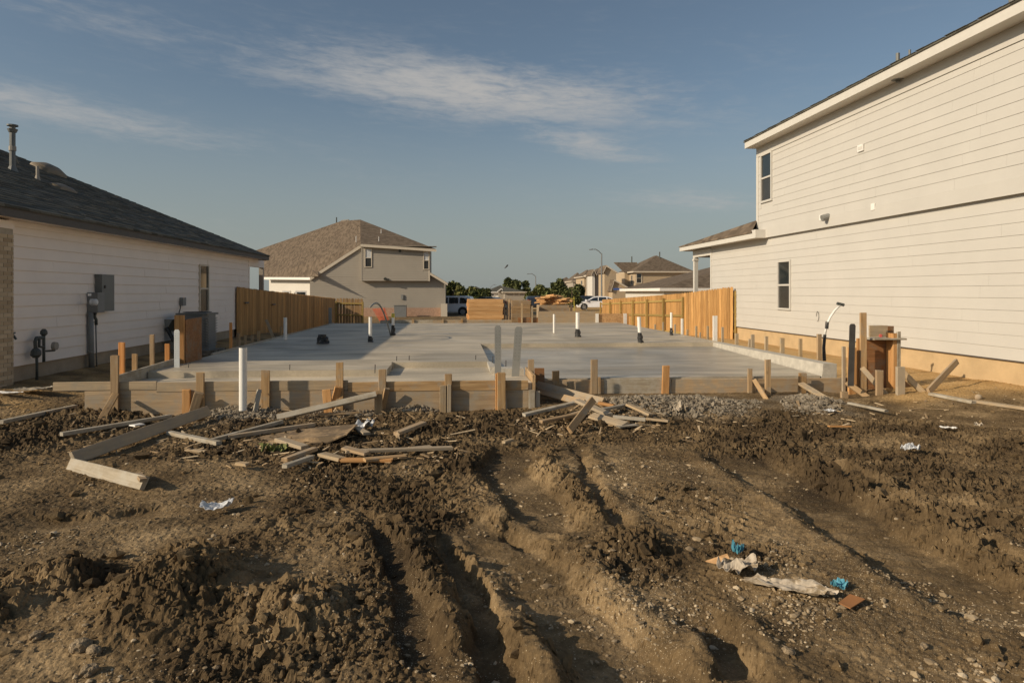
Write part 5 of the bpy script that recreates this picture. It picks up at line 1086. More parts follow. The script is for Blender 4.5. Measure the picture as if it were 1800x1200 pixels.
rm = MB(); rm.poly([A_, G_, F_], 0.02); rm.poly([A_, H_, G_], 0.02); rm.poly([A_, B_, H_], 0.02); rm.poly([B_, C_, H_], 0.02); r2b = rm.build('roof', M_roof_b, h2, uv=((1, 0, 0), (0, 1.1, 0)))
def eave(name, a, b, h, t, mat, parent): 
    d = Vector((0, 0, -h)); n = Vector((0, t, 0)); return part(name, mat, parent, lambda m: m.hexa([a + d, b + d, b + d + n, a + d + n, a, b, b + n, a + n]))
dz = Vector((0, -0.02, 0.0)); eave('fascia', F_ + dz, G_ + dz, 0.22, 0.03, M_taupe_trim, h2); eave('rake_board', E_ + dz, F2 + dz + Vector((-0.01, 0, 0)), 0.28, 0.03, M_taupe_trim, h2); eave('fascia', D_ + dz, E_ + Vector((-0.01, -0.02, 0)), 0.22, 0.03, M_white, h2)
part('soffit', M_taupe, h2, lambda m: m.box(xul - 0.1, G_.x, YE + 0.02, YR + 0.2, ze2 - 0.03, ze2 + 0.0))
a, b = P(756, 478.5, YE + .4), P(787, 497, YE + .4); rm = MB(); rm.poly([a, b, b + Vector((0, 3.4, 0.0)), a + Vector((0, 3.4, 0))], 0.03); rm.build('lean_to_roof', M_roof_b, h2, uv=((0, 1, 0), (1, 0, 0))); eave('rake_board', a + dz - Vector((0, 0, 0.02)), b + dz - Vector((0, 0, 0.02)), 0.22, 0.03, M_taupe_trim, h2)
# bay left of the gable; sunlight on it put into the pale colour
bl_ = part('bay_wall', M_trim, h2, lambda m: m.hexa([D_ + Vector((0.4, 0.4, -4)), E_ + Vector((-0.2, 0.9, -4)), E_ + Vector((-0.2, 2, -4)), D_ + Vector((0.4, 2, -4)), D_ + Vector((0.4, 0.4, -0.2)), E_ + Vector((-0.2, 0.9, -0.2)), E_ + Vector((-0.2, 2, -0.2)), D_ + Vector((0.4, 2, -0.2))]))
for (pa, pb) in ((488, 502), (519, 539)):
    a, b = P(pa, 511, YR - 0.08), P(pb, 519.5, YR - 0.08); part('window', M_white, h2, lambda m: m.box(a.x, b.x, YR - 0.07 + (0 if pa > 500 else 1.6), YR - 0.03 + (0 if pa > 500 else 2.0), b.z - 0.6, a.z))
    part('pane', M_glass, h2, lambda m: m.box(a.x + 0.12, b.x - 0.12, YR - 0.085 + (0 if pa > 500 else 1.6), YR - 0.071 + (0 if pa > 500 else 1.6), b.z - 0.5, a.z - 0.12))
# small saddle ridge on the left slope with its shaded side
def on_plane(px, py, p, n): d = ray(px, py); return CAMP + d * ((p - CAMP).dot(n) / d.dot(n))
nL = (F_ - A_).cross(E_ - A_).normalized(); nL = nL if nL.z > 0 else -nL
q0, q1, q2, q3 = [on_plane(px, py, A_, nL) for px, py in ((537, 428), (534, 464), (511, 486), (560, 486))]
part('saddle', M_roof_b, r2a, lambda m: (m.poly([q0 + nL * 0.02, q1 + nL * 0.55, q2 + nL * 0.03]), m.poly([q0 + nL * 0.02, on_plane(552, 428, A_, nL) + nL * 0.02, q3 + nL * 0.03, q1 + nL * 0.55]), m.poly([q1 + nL * 0.55, q3 + nL * 0.03, q2 + nL * 0.03])), uv=((0, 1, 0), (1, 0, 0)))
for (px, py, h_, r_, m_) in ((591.5, 395, 0.75, 0.06, M_gas), (603.5, 405, 0.35, 0.03, M_white), (626, 424, 0.45, 0.03, M_white), (666, 424, 0.4, 0.03, M_white), (670, 410, 0.35, 0.03, M_white)):
    nn_, pp = (nL, A_) if px < 630 else (((G_ - A_).cross(F_ - A_)).normalized(), A_); q = on_plane(px, py, pp, nn_); part('vent_pipe', m_, h2, lambda m: m.tube([q - Vector((0, 0, 0.1)), q + Vector((0, 0, h_))], r_, 8))
for (px, py) in ((606, 391), (520, 436)):
    q = on_plane(px, py, A_, nL); part('roof_vent', M_taupe, h2, lambda m: m.hexa([q + Vector((-0.45, -0.3, -0.1)), q + Vector((0.45, -0.3, -0.05)), q + Vector((0.45, 0.3, 0.1)), q + Vector((-0.45, 0.3, 0.0)), q + Vector((-0.3, -0.2, 0.2)), q + Vector((0.4, -0.2, 0.3)), q + Vector((0.4, 0.2, 0.3)), q + Vector((-0.3, 0.2, 0.2))]))
a = P(704, 556, YR - 1.2); o = thing('air_conditioner', 'dark air conditioner unit against the taupe house behind the slab', 'air conditioner', (a.x, a.y, ZB)); part('cabinet', M_ac, o, lambda m: m.box(a.x - 0.5, a.x + 0.5, a.y - 0.4, a.y + 0.4, ZB, ZB + 0.95)); part('top_cover', M_elec, o, lambda m: m.box(a.x - 0.53, a.x + 0.53, a.y - 0.43, a.y + 0.43, ZB + 0.951, ZB + 1.0)); part('switch_box', M_strap, o, lambda m: m.box(a.x - 0.05, a.x + 0.15, YR - 0.12, YR - 0.05, ZB + 1.5, ZB + 1.9))
a = P(779, 553, YR - 0.5); part('electric_pedestal', M_taupe_trim, h2, lambda m: m.box(a.x - 0.2, a.x + 0.35, YR - 0.6, YR - 0.1, ZB, ZB + 1.1))
# orange netting
a, b, c, d = P(655, 543, 50), P(676, 541, 50), P(685, 563, 50), P(674, 566, 50)
o = thing('safety_netting', 'sagging orange safety netting behind the slab', 'netting', (b.x, 50, ZB)); mb = MB(); n_ = 14
for i in range(n_ + 1):
    t = i / n_; p0_, p1_ = a.lerp(b, t), d.lerp(c, t) - Vector((0, 0, 0.35)); mb.tube([p0_, p0_.lerp(p1_, .5) + Vector((0, 0.05, -0.03)), p1_], 0.013, 4)
    q0_, q1_ = a.lerp(d, t), b.lerp(c, t); mb.tube([q0_, q1_], 0.013, 4)
mb.build('mesh', M_net, o); part('post', M_strap, o, lambda m: m.tube([(b.x, 50.05, ZB - 0.2), (b.x, 50.05, b.z + 0.1)], 0.025, 6))

def simple_house(name, label, Y, pxl, pxr, y_eave, y_base, peak, wall, roofm, trim=M_taupe_trim, depth=11, over=0.45, wins=(), side=None, gables=(), zb=ZB, lapped=True, group=None):
    """a house whose front faces the camera: walls, hipped roof with peak (px, py), windows (px0,px1,py0,py1), cross gables (px0,px1,py_eave,px_top,py_top,dy)"""
    a, b = ony(pxl, y_eave, Y), ony(pxr, y_eave, Y); root = thing(name, label, 'house', ((a.x + b.x) / 2, Y + depth / 2, zb), group)
    w = part('wall', wall, root, lambda m: m.box(a.x, b.x, Y, Y + depth, zb, a.z)); fr = Frame((0, Y, 0), (1, 0, 0), (0, -1, 0))
    if lapped: siding(fr, a.x, b.x, zb + 0.1, a.z - 0.05, 0.2, wall, w, single=False, tb=0.03, cuts=[(ony(q[0], q[2], Y).x, ony(q[1], q[2], Y).x, ony(q[0], q[3], Y).z, ony(q[0], q[2], Y).z) for q in wins])
    x0, x1, y0, y1 = a.x - over, b.x + over, Y - over, Y + depth + over; z0 = a.z; pk = ony(peak[0], peak[1], Y + depth * 0.45); ry0, ry1 = Y + depth * 0.45, Y + depth * 0.6
    T0, T1 = Vector((pk.x, ry0, pk.z)), Vector((pk.x, ry1, pk.z)); c0, c1, c2, c3 = Vector((x0, y0, z0)), Vector((x1, y0, z0)), Vector((x1, y1, z0)), Vector((x0, y1, z0))
    rm = MB(); rm.poly([c0, c1, T0]); rm.poly([c1, c2, T1, T0]); rm.poly([c2, c3, T1]); rm.poly([c3, c0, T0, T1]); rm.poly([c3, c2, c1, c0]); rf_ = rm.build('roof', roofm, root, uv=((1, 0.3, 0), (0, 1, 0.6)))
    part('fascia', trim, root, lambda m: (m.box(x0 - 0.02, x1 + 0.02, y0 - 0.03, y0 - 0.002, z0 - 0.2, z0 + 0.03))); part('fascia', trim, root, lambda m: m.box(x0 - 0.03, x0 - 0.002, y0, y1, z0 - 0.2, z0 + 0.03))
    for q in wins: window(fr, ony(q[0], q[2], Y).x, ony(q[1], q[2], Y).x, ony(q[0], q[3], Y).z, ony(q[0], q[2], Y).z, root, trim, depth=0.08, tw=0.12)
    if side:
        fs = Frame((a.x, 0, 0), (0, 1, 0), (-1, 0, 0))
        for (u0, u1, v0, v1) in side: window(fs, Y + u0, Y + u1, v0, v1, root, trim, depth=0.08, tw=0.1)
    for (g0, g1, gy, gt, gty, dy, gm) in gables:
        Yg_ = Y - dy; p, q, t_ = ony(g0, gy, Yg_), ony(g1, gy, Yg_), ony(gt, gty, Yg_); dep = dy + depth * 0.4
        part('gable_wall', gm, root, lambda m: m.poly([(p.x + 0.3, Yg_ + 0.3, zb), (q.x - 0.3, Yg_ + 0.3, zb), (q.x - 0.3, Yg_ + 0.3, p.z), (t_.x, Yg_ + 0.3, t_.z - 0.2), (p.x + 0.3, Yg_ + 0.3, p.z)], dep - 0.4, (0, 1, 0)))
        part('gable_roof', roofm, root, lambda m: (m.poly([p, t_, t_ + Vector((0, dep, 0)), p + Vector((0, dep, 0))], 0.1), m.poly([q, t_, t_ + Vector((0, dep, 0)), q + Vector((0, dep, 0))], 0.1)), uv=((0, 1, 0), (1, 0, 0)))
        for e in (p, q): eave('rake_board', e - Vector((0, 0.03, 0)), t_ - Vector((0, 0.03, 0)), 0.25, 0.025, trim, root)
    return root
GH_ = 'houses along the street behind'
h = simple_house('tan_house', 'large tan two storey house with broad hipped roof behind the sunny fence', 108, 1117, 1215, 477, 530, (1154, 449), M_tan, M_roof_b, wins=((1118, 1128.5, 480, 498),), side=((1.5, 2.6, 2.3, 4.0), (6, 7, 2.3, 4.0)), gables=((1074, 1116, 511, 1080, 491, 3, M_tan), (1060, 1087, 479, 1066, 466, 0.5, M_tan)), group=GH_)
part('belt_board', M_taupe_trim, h, lambda m: m.box(ony(1117, 510, 108).x, ony(1215, 510, 108).x, 107.93, 107.965, ony(1117, 511.5, 108).z, ony(1117, 509.5, 108).z))
a = ony(1098, 479, 112); b = ony(1118, 530, 112); part('side_wing', M_tan, h, lambda m: m.box(a.x, b.x, 112, 118, ZB, a.z)); rm = MB(); tp = ony(1079, 461, 113); rm.poly([tp, ony(1097, 478, 111.5), ony(1120, 478, 111.5), ony(1120, 461, 113)], 0.1); rm.build('wing_roof', M_roof_b, h, uv=((1, 0, 0), (0, 1, 1)))
for (px, py, Yv, hv) in ((1159.5, 450, 112, 1.0), (1110.5, 462, 116, 1.6)): q = ony(px, py, Yv); part('vent_pipe', M_gas, h, lambda m: m.tube([q - Vector((0, 0, 0.8)), q + Vector((0, 0, hv * 0.7))], 0.1, 7))
q = ony(1085, 508, 103); part('sign_board', M_bluesign, h, lambda m: m.box(q.x - 0.6, q.x + 0.7, 102.9, 103, q.z - 0.15, q.z + 0.15))
simple_house('cream_bungalow', 'low cream house with white fascia seen under the porch roof', 52, 1167, 1300, 507, 525, (1330, 452), M_trim, M_roof_b, trim=M_white, depth=12, group=GH_)
simple_house('grey_house', 'grey two storey house left of the tall street lamp', 136, 1047, 1062, 482, 530, (1053, 471), M_taupe, M_roof_b, depth=10, side=((1, 2.5, 2.0, 4.2), (4.5, 6, 2.0, 4.2), (1, 3, -0.6, 1.6)), gables=((1039, 1049, 483, 1044, 473, 1.5, M_trim),), lapped=False, group=GH_)
simple_house('beige_house', 'beige two storey house third along the far street', 158, 1027, 1042, 486, 530, (1033, 474), M_tan, M_roof_b, wins=((1031, 1034, 490, 498),), side=((2, 4, 1.9, 4.0),), gables=((1029, 1041, 506, 1034, 497, 2, M_tan),), lapped=False, group=GH_)
simple_house('cream_terrace', 'cream two storey house with tall roof further along the far street', 186, 1007, 1025, 494, 530, (1016, 479), M_taupe, M_roof_b, wins=((1009.5, 1012.5, 497, 505), (1018, 1021, 497, 505)), gables=((1008, 1024, 511, 1014, 503, 2, M_tan),), lapped=False, group=GH_)
simple_house('brown_house', 'brown two storey house at the far end of the street behind trees', 225, 985, 1005, 497, 530, (996, 487), M_taupe, M_roof_b, wins=((992, 995, 500, 507),), lapped=False, group=GH_)
simple_house('far_house', 'small white house with dark roof in the far distance between trees', 150, 857, 890, 513, 528, (880, 501), M_white, M_roof_l, trim=M_white, depth=12, wins=((863, 869, 516, 521), (879, 882, 516, 521)), gables=((874, 888, 512, 881, 506.5, 1.5, M_taupe),), lapped=False, group=GH_)
simple_house('far_house', 'grey distant house right of the small white house', 146, 887, 923, 513, 528, (884, 503), M_taupe, M_roof_l, depth=14, wins=((902, 904.5, 514, 519), (911, 913.5, 514, 519)), lapped=False, group=GH_)
simple_house('far_house', 'distant brown roofed house left among the trees', 170, 826, 853, 512, 528, (836, 503), M_taupe, M_roof_l, lapped=False, group=GH_)
simple_house('far_house', 'sliver of distant house beside the taupe house corner', 130, 786, 801, 505, 528, (794, 498.5), M_taupe, M_roof_b, lapped=False, group=GH_)

# ------------------------------------------------------------------ vehicles
def car(name, label, loc, heading, prof, glass_prof, width, mat, wheels, wr=0.36, zb=ZB, lights=True):
    """prof: side outline (x forward, z up); body tucked in above the belt line"""
    root = thing(name, label, 'car', loc); Rz = Matrix.Translation(Vector(loc)) @ Matrix.Rotation(heading, 4, 'Z')
    def w2w(x, y, z): return tuple(Rz @ Vector((x, y, z)))
    belt = 0.98; inset = lambda z: 1.0 - 0.16 * max(0, (z - belt)) / 0.8
    mb = MB(); n = len(prof)
    for sgn in (-1, -0.93, 0.93, 1):
        for (x, z) in prof:
            k = 1.0 if abs(sgn) < 1 else 0.97; cx_ = sum(p[0] for p in prof) / n; cz_ = 0.9
            mb.v.append(w2w(cx_ + (x - cx_) * (1 if abs(sgn) < 1 else 0.975), sgn * width / 2 * inset(z), cz_ + (z - cz_) * (1 if abs(sgn) < 1 else 0.965)))
    for r_ in range(3):
        for k in range(n): mb.f.append([r_ * n + k, r_ * n + (k + 1) % n, (r_ + 1) * n + (k + 1) % n, (r_ + 1) * n + k])
    mb.f += [list(range(n)), [3 * n + k for k in reversed(range(n))]]
    mb.build('body', mat, root)
    for sgn in (-1, 1):
        for gp_ in glass_prof: part('side_window', M_glass, root, lambda m: m.poly([w2w(x, sgn * (width / 2 * inset(z) + 0.006), z) for x, z in gp_], 0.02, Rz.to_3x3() @ Vector((0, -sgn, 0))))
        for wx in wheels:
            wh = part('wheel', M_tyre, root, lambda m: m.tube([w2w(wx, sgn * (width / 2 - 0.22), wr), w2w(wx, sgn * (width / 2 + 0.012), wr)], wr, 20)); part('rim', M_rim, wh, lambda m: m.tube([w2w(wx, sgn * (width / 2 + 0.0), wr), w2w(wx, sgn * (width / 2 + 0.022), wr)], wr * 0.62, 14))
            part('wheel_arch', M_tape, root, lambda m: m.tube([w2w(wx, sgn * (width / 2 - 0.1), wr + 0.03), w2w(wx, sgn * (width / 2 + 0.003), wr + 0.03)], wr * 1.16, 20))
        x0 = max(p[0] for p in prof); x1 = min(p[0] for p in prof)
        part('headlight', M_lamp, root, lambda m: m.hexa([w2w(x0 - 0.35, sgn * (width / 2 - 0.35), 0.72), w2w(x0 - 0.02, sgn * (width / 2 - 0.35), 0.72), w2w(x0 - 0.02, sgn * (width / 2 - 0.01), 0.72), w2w(x0 - 0.35, sgn * (width / 2 + 0.004), 0.72), w2w(x0 - 0.35, sgn * (width / 2 - 0.35), 0.88), w2w(x0 - 0.05, sgn * (width / 2 - 0.35), 0.88), w2w(x0 - 0.05, sgn * (width / 2 - 0.01), 0.88), w2w(x0 - 0.35, sgn * (width / 2 + 0.004), 0.90)]))
        part('tail_light', M_red, root, lambda m: m.hexa([w2w(x1 - 0.01, sgn * (width / 2 - 0.25), 0.85), w2w(x1 + 0.2, sgn * (width / 2 - 0.25), 0.85), w2w(x1 + 0.2, sgn * (width / 2 + 0.004), 0.85), w2w(x1 - 0.01, sgn * (width / 2 - 0.02), 0.85), w2w(x1 + 0.03, sgn * (width / 2 - 0.25), 1.25), w2w(x1 + 0.2, sgn * (width / 2 - 0.25), 1.25), w2w(x1 + 0.2, sgn * (width / 2 - 0.02), 1.25), w2w(x1 + 0.03, sgn * (width / 2 - 0.03), 1.25)]))
        part('mirror', mat, root, lambda m: m.box(*[c for c in (0, 0, 0, 0, 0, 0)]) if False else m.hexa([w2w(1.05, sgn * (width / 2), 1.05), w2w(1.2, sgn * (width / 2), 1.05), w2w(1.2, sgn * (width / 2 + 0.2), 1.05), w2w(1.05, sgn * (width / 2 + 0.2), 1.05), w2w(1.05, sgn * (width / 2), 1.22), w2w(1.2, sgn * (width / 2), 1.22), w2w(1.2, sgn * (width / 2 + 0.2), 1.22), w2w(1.05, sgn * (width / 2 + 0.2), 1.22)]))
    return root
SUVP = [(2.45, 0.35), (2.55, 0.6), (2.5, 0.95), (2.3, 1.08), (1.25, 1.18), (0.55, 1.78), (0.2, 1.88), (-1.7, 1.90), (-2.2, 1.82), (-2.5, 1.15), (-2.58, 0.7), (-2.5, 0.38)]
SUVG = [[(1.1, 1.2), (0.5, 1.7), (-0.1, 1.75), (-0.1, 1.2)], [(-0.2, 1.2), (-0.2, 1.75), (-1.1, 1.75), (-1.1, 1.2)], [(-1.25, 1.2), (-1.25, 1.74), (-1.95, 1.7), (-2.25, 1.2)]]
CARP = [(2.2, 0.3), (2.3, 0.5), (2.22, 0.78), (1.9, 0.92), (1.1, 1.05), (0.35, 1.50), (-0.2, 1.62), (-1.3, 1.60), (-1.9, 1.40), (-2.2, 1.05), (-2.28, 0.6), (-2.2, 0.32)]
CARG = [[(0.95, 1.08), (0.3, 1.44), (-0.2, 1.52), (-0.2, 1.08)], [(-0.3, 1.08), (-0.3, 1.52), (-1.2, 1.50), (-1.2, 1.08)], [(-1.32, 1.08), (-1.32, 1.48), (-1.75, 1.36), (-1.9, 1.08)]]
p = ony(789, 556, 66); car('parked_car', 'white sport utility car parked beside the taupe house', (p.x, 66, ZB - 0.15), R(180 - 12), SUVP, SUVG, 1.95, M_car, (1.55, -1.55), 0.4)
p = ony(833, 552, 66); car('parked_car', 'dark car mostly hidden behind the lumber stack', (p.x + 1.0, 68, ZB), R(150), CARP, CARG, 1.8, M_cargrey, (1.4, -1.4))
p = ony(1047, 545, 80); car('parked_car', 'white car parked under the tall street lamp behind the fence', (p.x, 80, ZB), R(180 - 8), CARP, CARG, 1.85, M_car, (1.4, -1.4))
p = ony(1024, 545, 92); car('parked_car', 'dark car parked behind the white car across the street', (p.x, 93, ZB), R(180), CARP, CARG, 1.85, M_cargrey, (1.4, -1.4))
p = ony(940, 545, 78); car('parked_car', 'dark van roof showing between the lumber piles', (p.x, 80, ZB), R(90), CARP, CARG, 1.8, M_cargrey, (1.4, -1.4))

# ------------------------------------------------------------------ lumber
def stack(name, label, Y, px0, px1, ptop, zbot, layers, depth, mat=M_lumber):
    a, b = ony(px0, ptop, Y), ony(px1, ptop, Y); root = thing(name, label, 'lumber', ((a.x + b.x) / 2, Y + depth / 2, zbot), 'lumber delivered behind the slab'); hh = (a.z - zbot) / layers
    for k in range(layers):
        zc = zbot + hh * (k + 0.5); nb = max(1, int(depth / 0.3)); 
        for j in range(nb):
            yy = Y + depth * (j + 0.5) / nb + random.uniform(-0.01, 0.01); dx = random.uniform(-0.06, 0.06)
            board('lumber_board', (a.x + dx, yy, zc), (b.x + dx, yy, zc), hh - 0.006, depth / nb - 0.006, (0, -1, 0), mat, root)
    return root
ZK = -0.75
s1 = stack('lumber_stack', 'neat tall stack of orange lumber boards right of the white car', 35, 823, 884, 526, ZK, 8, 2.2)
a = ony(884, 526, 35)
for px in (886.5, 892, 897): q = ony(px, 540, 35.2); board('strap_post', (q.x, 35.2, ZK), (q.x, 35.2, a.z + 0.04), 0.10, 0.05, (0, -1, 0), M_form, s1)
stack('lumber_stack', 'second lower lumber stack behind the strapped posts', 39, 901, 934, 528, ZK, 6, 3.0, M_stake)
pile = thing('lumber_pile', 'loose pile of pale lumber ends beyond the back form', 'lumber', (ony(975, 547, 42).x, 42, ZK), 'lumber delivered behind the slab')
a, b = ony(949, 536, 42), ony(1000, 536, 42)
for k in range(5):
    zz = ZK + (a.z - ZK) * (k + 0.5) / 5; board('lumber_board', (a.x, 42, zz), (b.x, 42, zz), (a.z - ZK) / 5 - 0.01, 0.3, (0, -1, 0), M_form, pile); board('lumber_board', (a.x, 43, zz), (b.x, 43, zz), (a.z - ZK) / 5 - 0.01, 1.4, (0, -1, 0), M_form, pile)
for k in range(46):
    x_ = random.uniform(a.x, b.x); zz = a.z + 0.10 + random.uniform(0, 0.62) * (1 - abs((x_ - a.x) / (b.x - a.x) - 0.45)); an = random.gauss(0, 0.25); Ln = random.uniform(0.35, 0.9)
    board('lumber_board', (x_ - Ln / 2 * math.cos(an), 42.4 + random.uniform(-0.5, 0.5), zz - 0.08 * random.random()), (x_ + Ln / 2 * math.cos(an), 42.4 + random.uniform(-0.5, 0.5) + math.sin(an), zz), 0.14, 0.05, (random.uniform(-.3, .3), -0.4, 1), M_lumber, pile)
for k in range(9): zz = a.z + 0.03 + k * 0.06; board('lumber_board', (a.x + 0.15, 42.7, zz), (b.x - 0.2 - k * 0.1, 42.7, zz), 0.9 - 0.08 * k, 0.055, (0, 0, 1), M_lumber, pile)
o = thing('sapling', 'young tree with yellow ribbon tied between stakes beyond the lumber', 'tree', (ony(1005, 546, 60).x, 60, ZB)); q = ony(1005, 546, 60)
part('trunk', M_bark, o, lambda m: m.tube([(q.x, 60, ZB), (q.x + 0.03, 60, ZB + 2.6)], [0.05, 0.03], 7)); part('stake', M_yellow, o, lambda m: m.tube([(q.x + 0.25, 60, ZB), (q.x + 0.2, 60, ZB + 1.7)], 0.03, 6)); part('ribbon', M_yellow, o, lambda m: m.box(q.x - 0.15, q.x + 0.25, 59.9, 59.92, ZB + 1.5, ZB + 1.56))
part('guy_stake', M_strap, o, lambda m: m.tube([(q.x + 0.9, 60, ZB + 1.2), (q.x + 1.7, 60.3, ZB + 0.1)], 0.04, 6))

# ------------------------------------------------------------------ street lamps
def lamp(label, Y, px, ytop, pxhead, yhead):
    b = ony(px, 540, Y); t = ony(px, ytop, Y); hd = ony(pxhead, yhead, Y); o = thing('street_lamp', label, 'street lamp', (b.x, Y, ZB), 'street lamps along the far street')
    part('pole', M_skygrey, o, lambda m: m.tube([(b.x, Y, ZB), (b.x, Y, t.z)], [0.14, 0.085], 10)); part('arm', M_skygrey, o, lambda m: m.tube([(b.x, Y, t.z - 0.1), Vector((b.x, Y, t.z)).lerp(hd, 0.4) + Vector((0, 0, 0.12)), Vector((b.x, Y, t.z)).lerp(hd, 0.8) + Vector((0, 0, 0.16)), hd], 0.06, 7)); 
    s_ = 1 if hd.x > b.x else -1; part('lamp_head', M_skygrey, o, lambda m: m.hexa([(hd.x - 0.1, Y - 0.15, hd.z - 0.05), (hd.x + s_ * 0.7, Y - 0.15, hd.z - 0.08), (hd.x + s_ * 0.7, Y + 0.15, hd.z - 0.08), (hd.x - 0.1, Y + 0.15, hd.z - 0.05), (hd.x - 0.1, Y - 0.1, hd.z + 0.12), (hd.x + s_ * 0.65, Y - 0.1, hd.z + 0.03), (hd.x + s_ * 0.65, Y + 0.1, hd.z + 0.03), (hd.x - 0.1, Y + 0.1, hd.z + 0.12)]))
lamp('tall street lamp above the white car and the tan houses', 96, 1057.5, 445.5, 1044, 438.5); lamp('street lamp in the middle distance above the lumber pile', 140, 941.5, 485, 932, 481.5); lamp('faint small street lamp beside the far white house', 220, 862, 505, 869, 500.5)

# ------------------------------------------------------------------ trees
def tree(label, px0, px1, ytop, ybot, Y, mat, n=1500, leaf=0.35, seed=0, name='leafy_tree'):
    r = random.Random(seed); a, b = ony(px0, ytop, Y), ony(px1, ytop, Y); cx_ = (a.x + b.x) / 2; rx = (b.x - a.x) / 2; zt_ = a.z; zb_ = max(ony(px0, ybot, Y).z, ZB + 0.5)
    o = thing(name, label, 'tree', (cx_, Y, ZB), 'trees between the far houses'); hz_ = (zt_ - zb_) / 2; cz_ = (zt_ + zb_) / 2
    mb = MB(); mb.tube([(cx_, Y, ZB - 0.2), (cx_ + 0.1, Y, ZB + (cz_ - ZB) * 0.5), (cx_ - 0.05, Y, cz_)], [0.05 * rx + 0.06, 0.04 * rx + 0.05, 0.03 * rx + 0.03], 8)
    lobes = [(r.uniform(-0.7, 0.7), r.uniform(-0.6, 0.6), r.uniform(-0.6, 0.75), r.uniform(0.22, 0.45)) for _ in range(16)]
    for l in lobes[:8]: mb.tube([(cx_, Y, cz_ - hz_ * 0.7), (cx_ + l[0] * rx * 0.6, Y + l[1] * rx * 0.6, cz_ + l[2] * hz_ * 0.5 - 0.1), (cx_ + l[0] * rx, Y + l[1] * rx, cz_ + l[2] * hz_)], [0.05, 0.035, 0.015], 5)
    mb.build('trunk', M_bark, o); v = []; f = []
    for k in range(n):
        l = r.choice(lobes); d = Vector((r.gauss(0, 1), r.gauss(0, 1), r.gauss(0, 1))).normalized() * l[3] * r.uniform(0.55, 1.08)
        p = Vector((cx_ + (l[0] + d.x) * rx, Y + (l[1] + d.y) * rx, cz_ + (l[2] + d.z) * hz_)); s_ = leaf * r.uniform(0.6, 1.3); e1 = Vector((r.gauss(0, 1), r.gauss(0, 1), r.gauss(0, 1))).normalized() * s_; e2 = e1.orthogonal().normalized() * s_ * 0.6
        i = len(v); v += [tuple(p - e1), tuple(p + e2), tuple(p + e1), tuple(p - e2)]; f.append([i, i + 1, i + 2, i + 3])
    me = bpy.data.meshes.new('crown'); me.from_pydata(v, [], f); me.materials.append(mat); me.update(); link('crown', me, o); return o
for i, (lb_, a, b, c, d, Y, m_) in enumerate((
    ('olive tree just right of the taupe house corner above the white car', 783, 808, 501, 530, 90, 0), ('yellow green bushy tree left of the lumber stack', 806, 838, 506, 532, 84, 2), ('pale green tree behind the lumber stack', 828, 850, 512, 532, 80, 1), ('dark tree peeking behind the distant brown roof', 846, 862, 512, 530, 120, 0),
    ('tall dark tree behind the far grey house', 888, 914, 494, 530, 175, 0), ('tall dark tree right of the far grey house', 908, 931, 497, 530, 165, 0), ('low bush left of the middle street lamp', 926, 942, 515, 532, 100, 2), ('sparse tree right of the middle street lamp', 938, 960, 506, 531, 105, 1),
    ('round green tree above the loose lumber pile', 954, 978, 509, 532, 110, 1), ('dark tall tree before the far brown house', 970, 998, 496, 533, 105, 0), ('leafy tree between the lumber pile and the white car', 990, 1016, 508, 540, 75, 1), ('small tree by the beige street house', 1010, 1024, 506, 535, 100, 0))):
    tree(lb_, a - 3, b + 3, c - 4, d, Y, M_leaf[m_], n=2600, leaf=0.0021 * Y + 0.08, seed=40 + i)
o = thing('weed_tuft', 'small green weed growing among the offcuts', 'plant', gp(482, 795)); q = gp(482, 795)
for k in range(26):
    an = random.uniform(0, 6.3); l_ = random.uniform(0.05, 0.12); c = q + Vector((random.gauss(0, 0.06), random.gauss(0, 0.04), 0.0)); d = Vector((math.cos(an), math.sin(an), 0)); s_ = Vector((-d.y, d.x, 0)) * 0.01
    MB().poly([c - s_, c + s_, c + d * l_ * 0.5 + s_ + Vector((0, 0, l_ * 0.9)), c + d * l_ + Vector((0, 0, l_ * 0.8))], 0.001, (0, 0, -1)).build('leaf', M_leaf[1], o)
q = ony(890, 469, 45); o = thing('bird', 'tiny dark bird flying in the sky above the far houses', 'bird', q)
part('body', M_bird, o, lambda m: m.tube([q + Vector((-0.13, 0, -0.10)), q + Vector((-0.05, 0, -0.03)), q + Vector((0.04, 0, 0.04)), q + Vector((0.12, 0, 0.09))], [0.01, 0.045, 0.04, 0.012], 8))
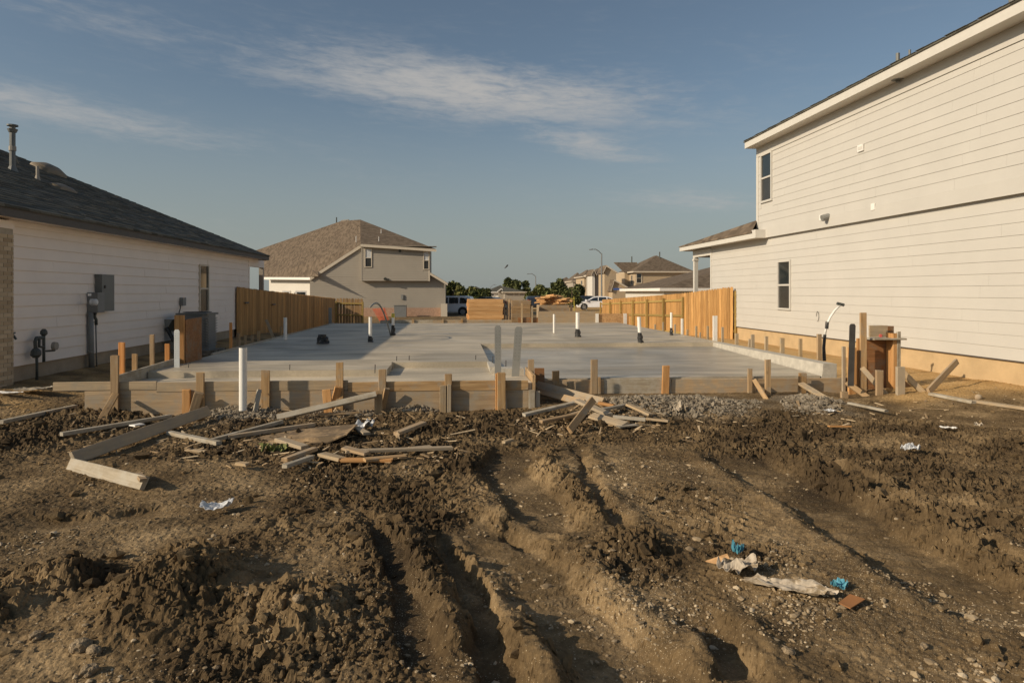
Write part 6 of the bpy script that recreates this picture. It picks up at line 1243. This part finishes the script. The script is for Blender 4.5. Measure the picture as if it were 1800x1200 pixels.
for s_ in (-1, 1): part('wing', M_bird, o, lambda m: m.poly([q + Vector((-0.04, 0, -0.02)), q + Vector((0.05, 0, 0.05)), q + Vector((0.12, s_ * 0.22, 0.16)), q + Vector((0.02, s_ * 0.30, 0.12))], 0.008))

# splinters and chips of wood trodden into the mud: past counting
sp_v, sp_f = [], []; sq = []
for (a, b, c, d, n) in ((300, 820, 735, 825, 260), (900, 1180, 722, 762, 170), (100, 420, 725, 800, 70), (1200, 1500, 735, 780, 30), (1380, 1680, 706, 740, 40), (500, 900, 716, 740, 50)):
    sq += [onz(random.uniform(a, b), random.uniform(c, d), GZ) for _ in range(n)]
sh = ground_full(np.array([q.x for q in sq]), np.array([q.y for q in sq]))[0]
for q, zz in zip(sq, sh):
    an = random.uniform(0, 6.28); l_ = random.lognormvariate(-3.05, 0.6); w_ = random.uniform(0.006, 0.02)
    ux = Vector((math.cos(an), math.sin(an), random.uniform(-0.25, 0.25))) * l_; uy = Vector((-math.sin(an), math.cos(an), 0)) * w_; c0 = Vector((q.x, q.y, float(zz) + 0.008)); up = Vector((0, 0, 0.008)); i = len(sp_v)
    for lift in (Vector(), up): sp_v += [tuple(e + lift) for e in (c0 - ux - uy, c0 + ux - uy * 0.4, c0 + ux + uy * 0.6, c0 - ux + uy)]
    sp_f += [[i + k for k in t] for t in ((3, 2, 1, 0), (4, 5, 6, 7), (0, 1, 5, 4), (1, 2, 6, 5), (2, 3, 7, 6), (3, 0, 4, 7))]
me = bpy.data.meshes.new('wood_splinters'); me.from_pydata(sp_v, [], sp_f); m_, nt_, b_ = newmat('splinters'); g_ = N(nt_, 'ShaderNodeNewGeometry'); L(nt_, ramp(nt_, g_.outputs['Random Per Island'], [(0, (0.16, 0.11, 0.06)), (0.6, (0.42, 0.29, 0.155)), (1, (0.58, 0.46, 0.3))]), b_.inputs['Base Color']); b_.inputs['Roughness'].default_value = 0.85
me.materials.append(m_); me.update(); tag(kind(link('wood_splinters', me), 'stuff'), 'splinters and small wood chips trodden into the mud', 'wood chips')
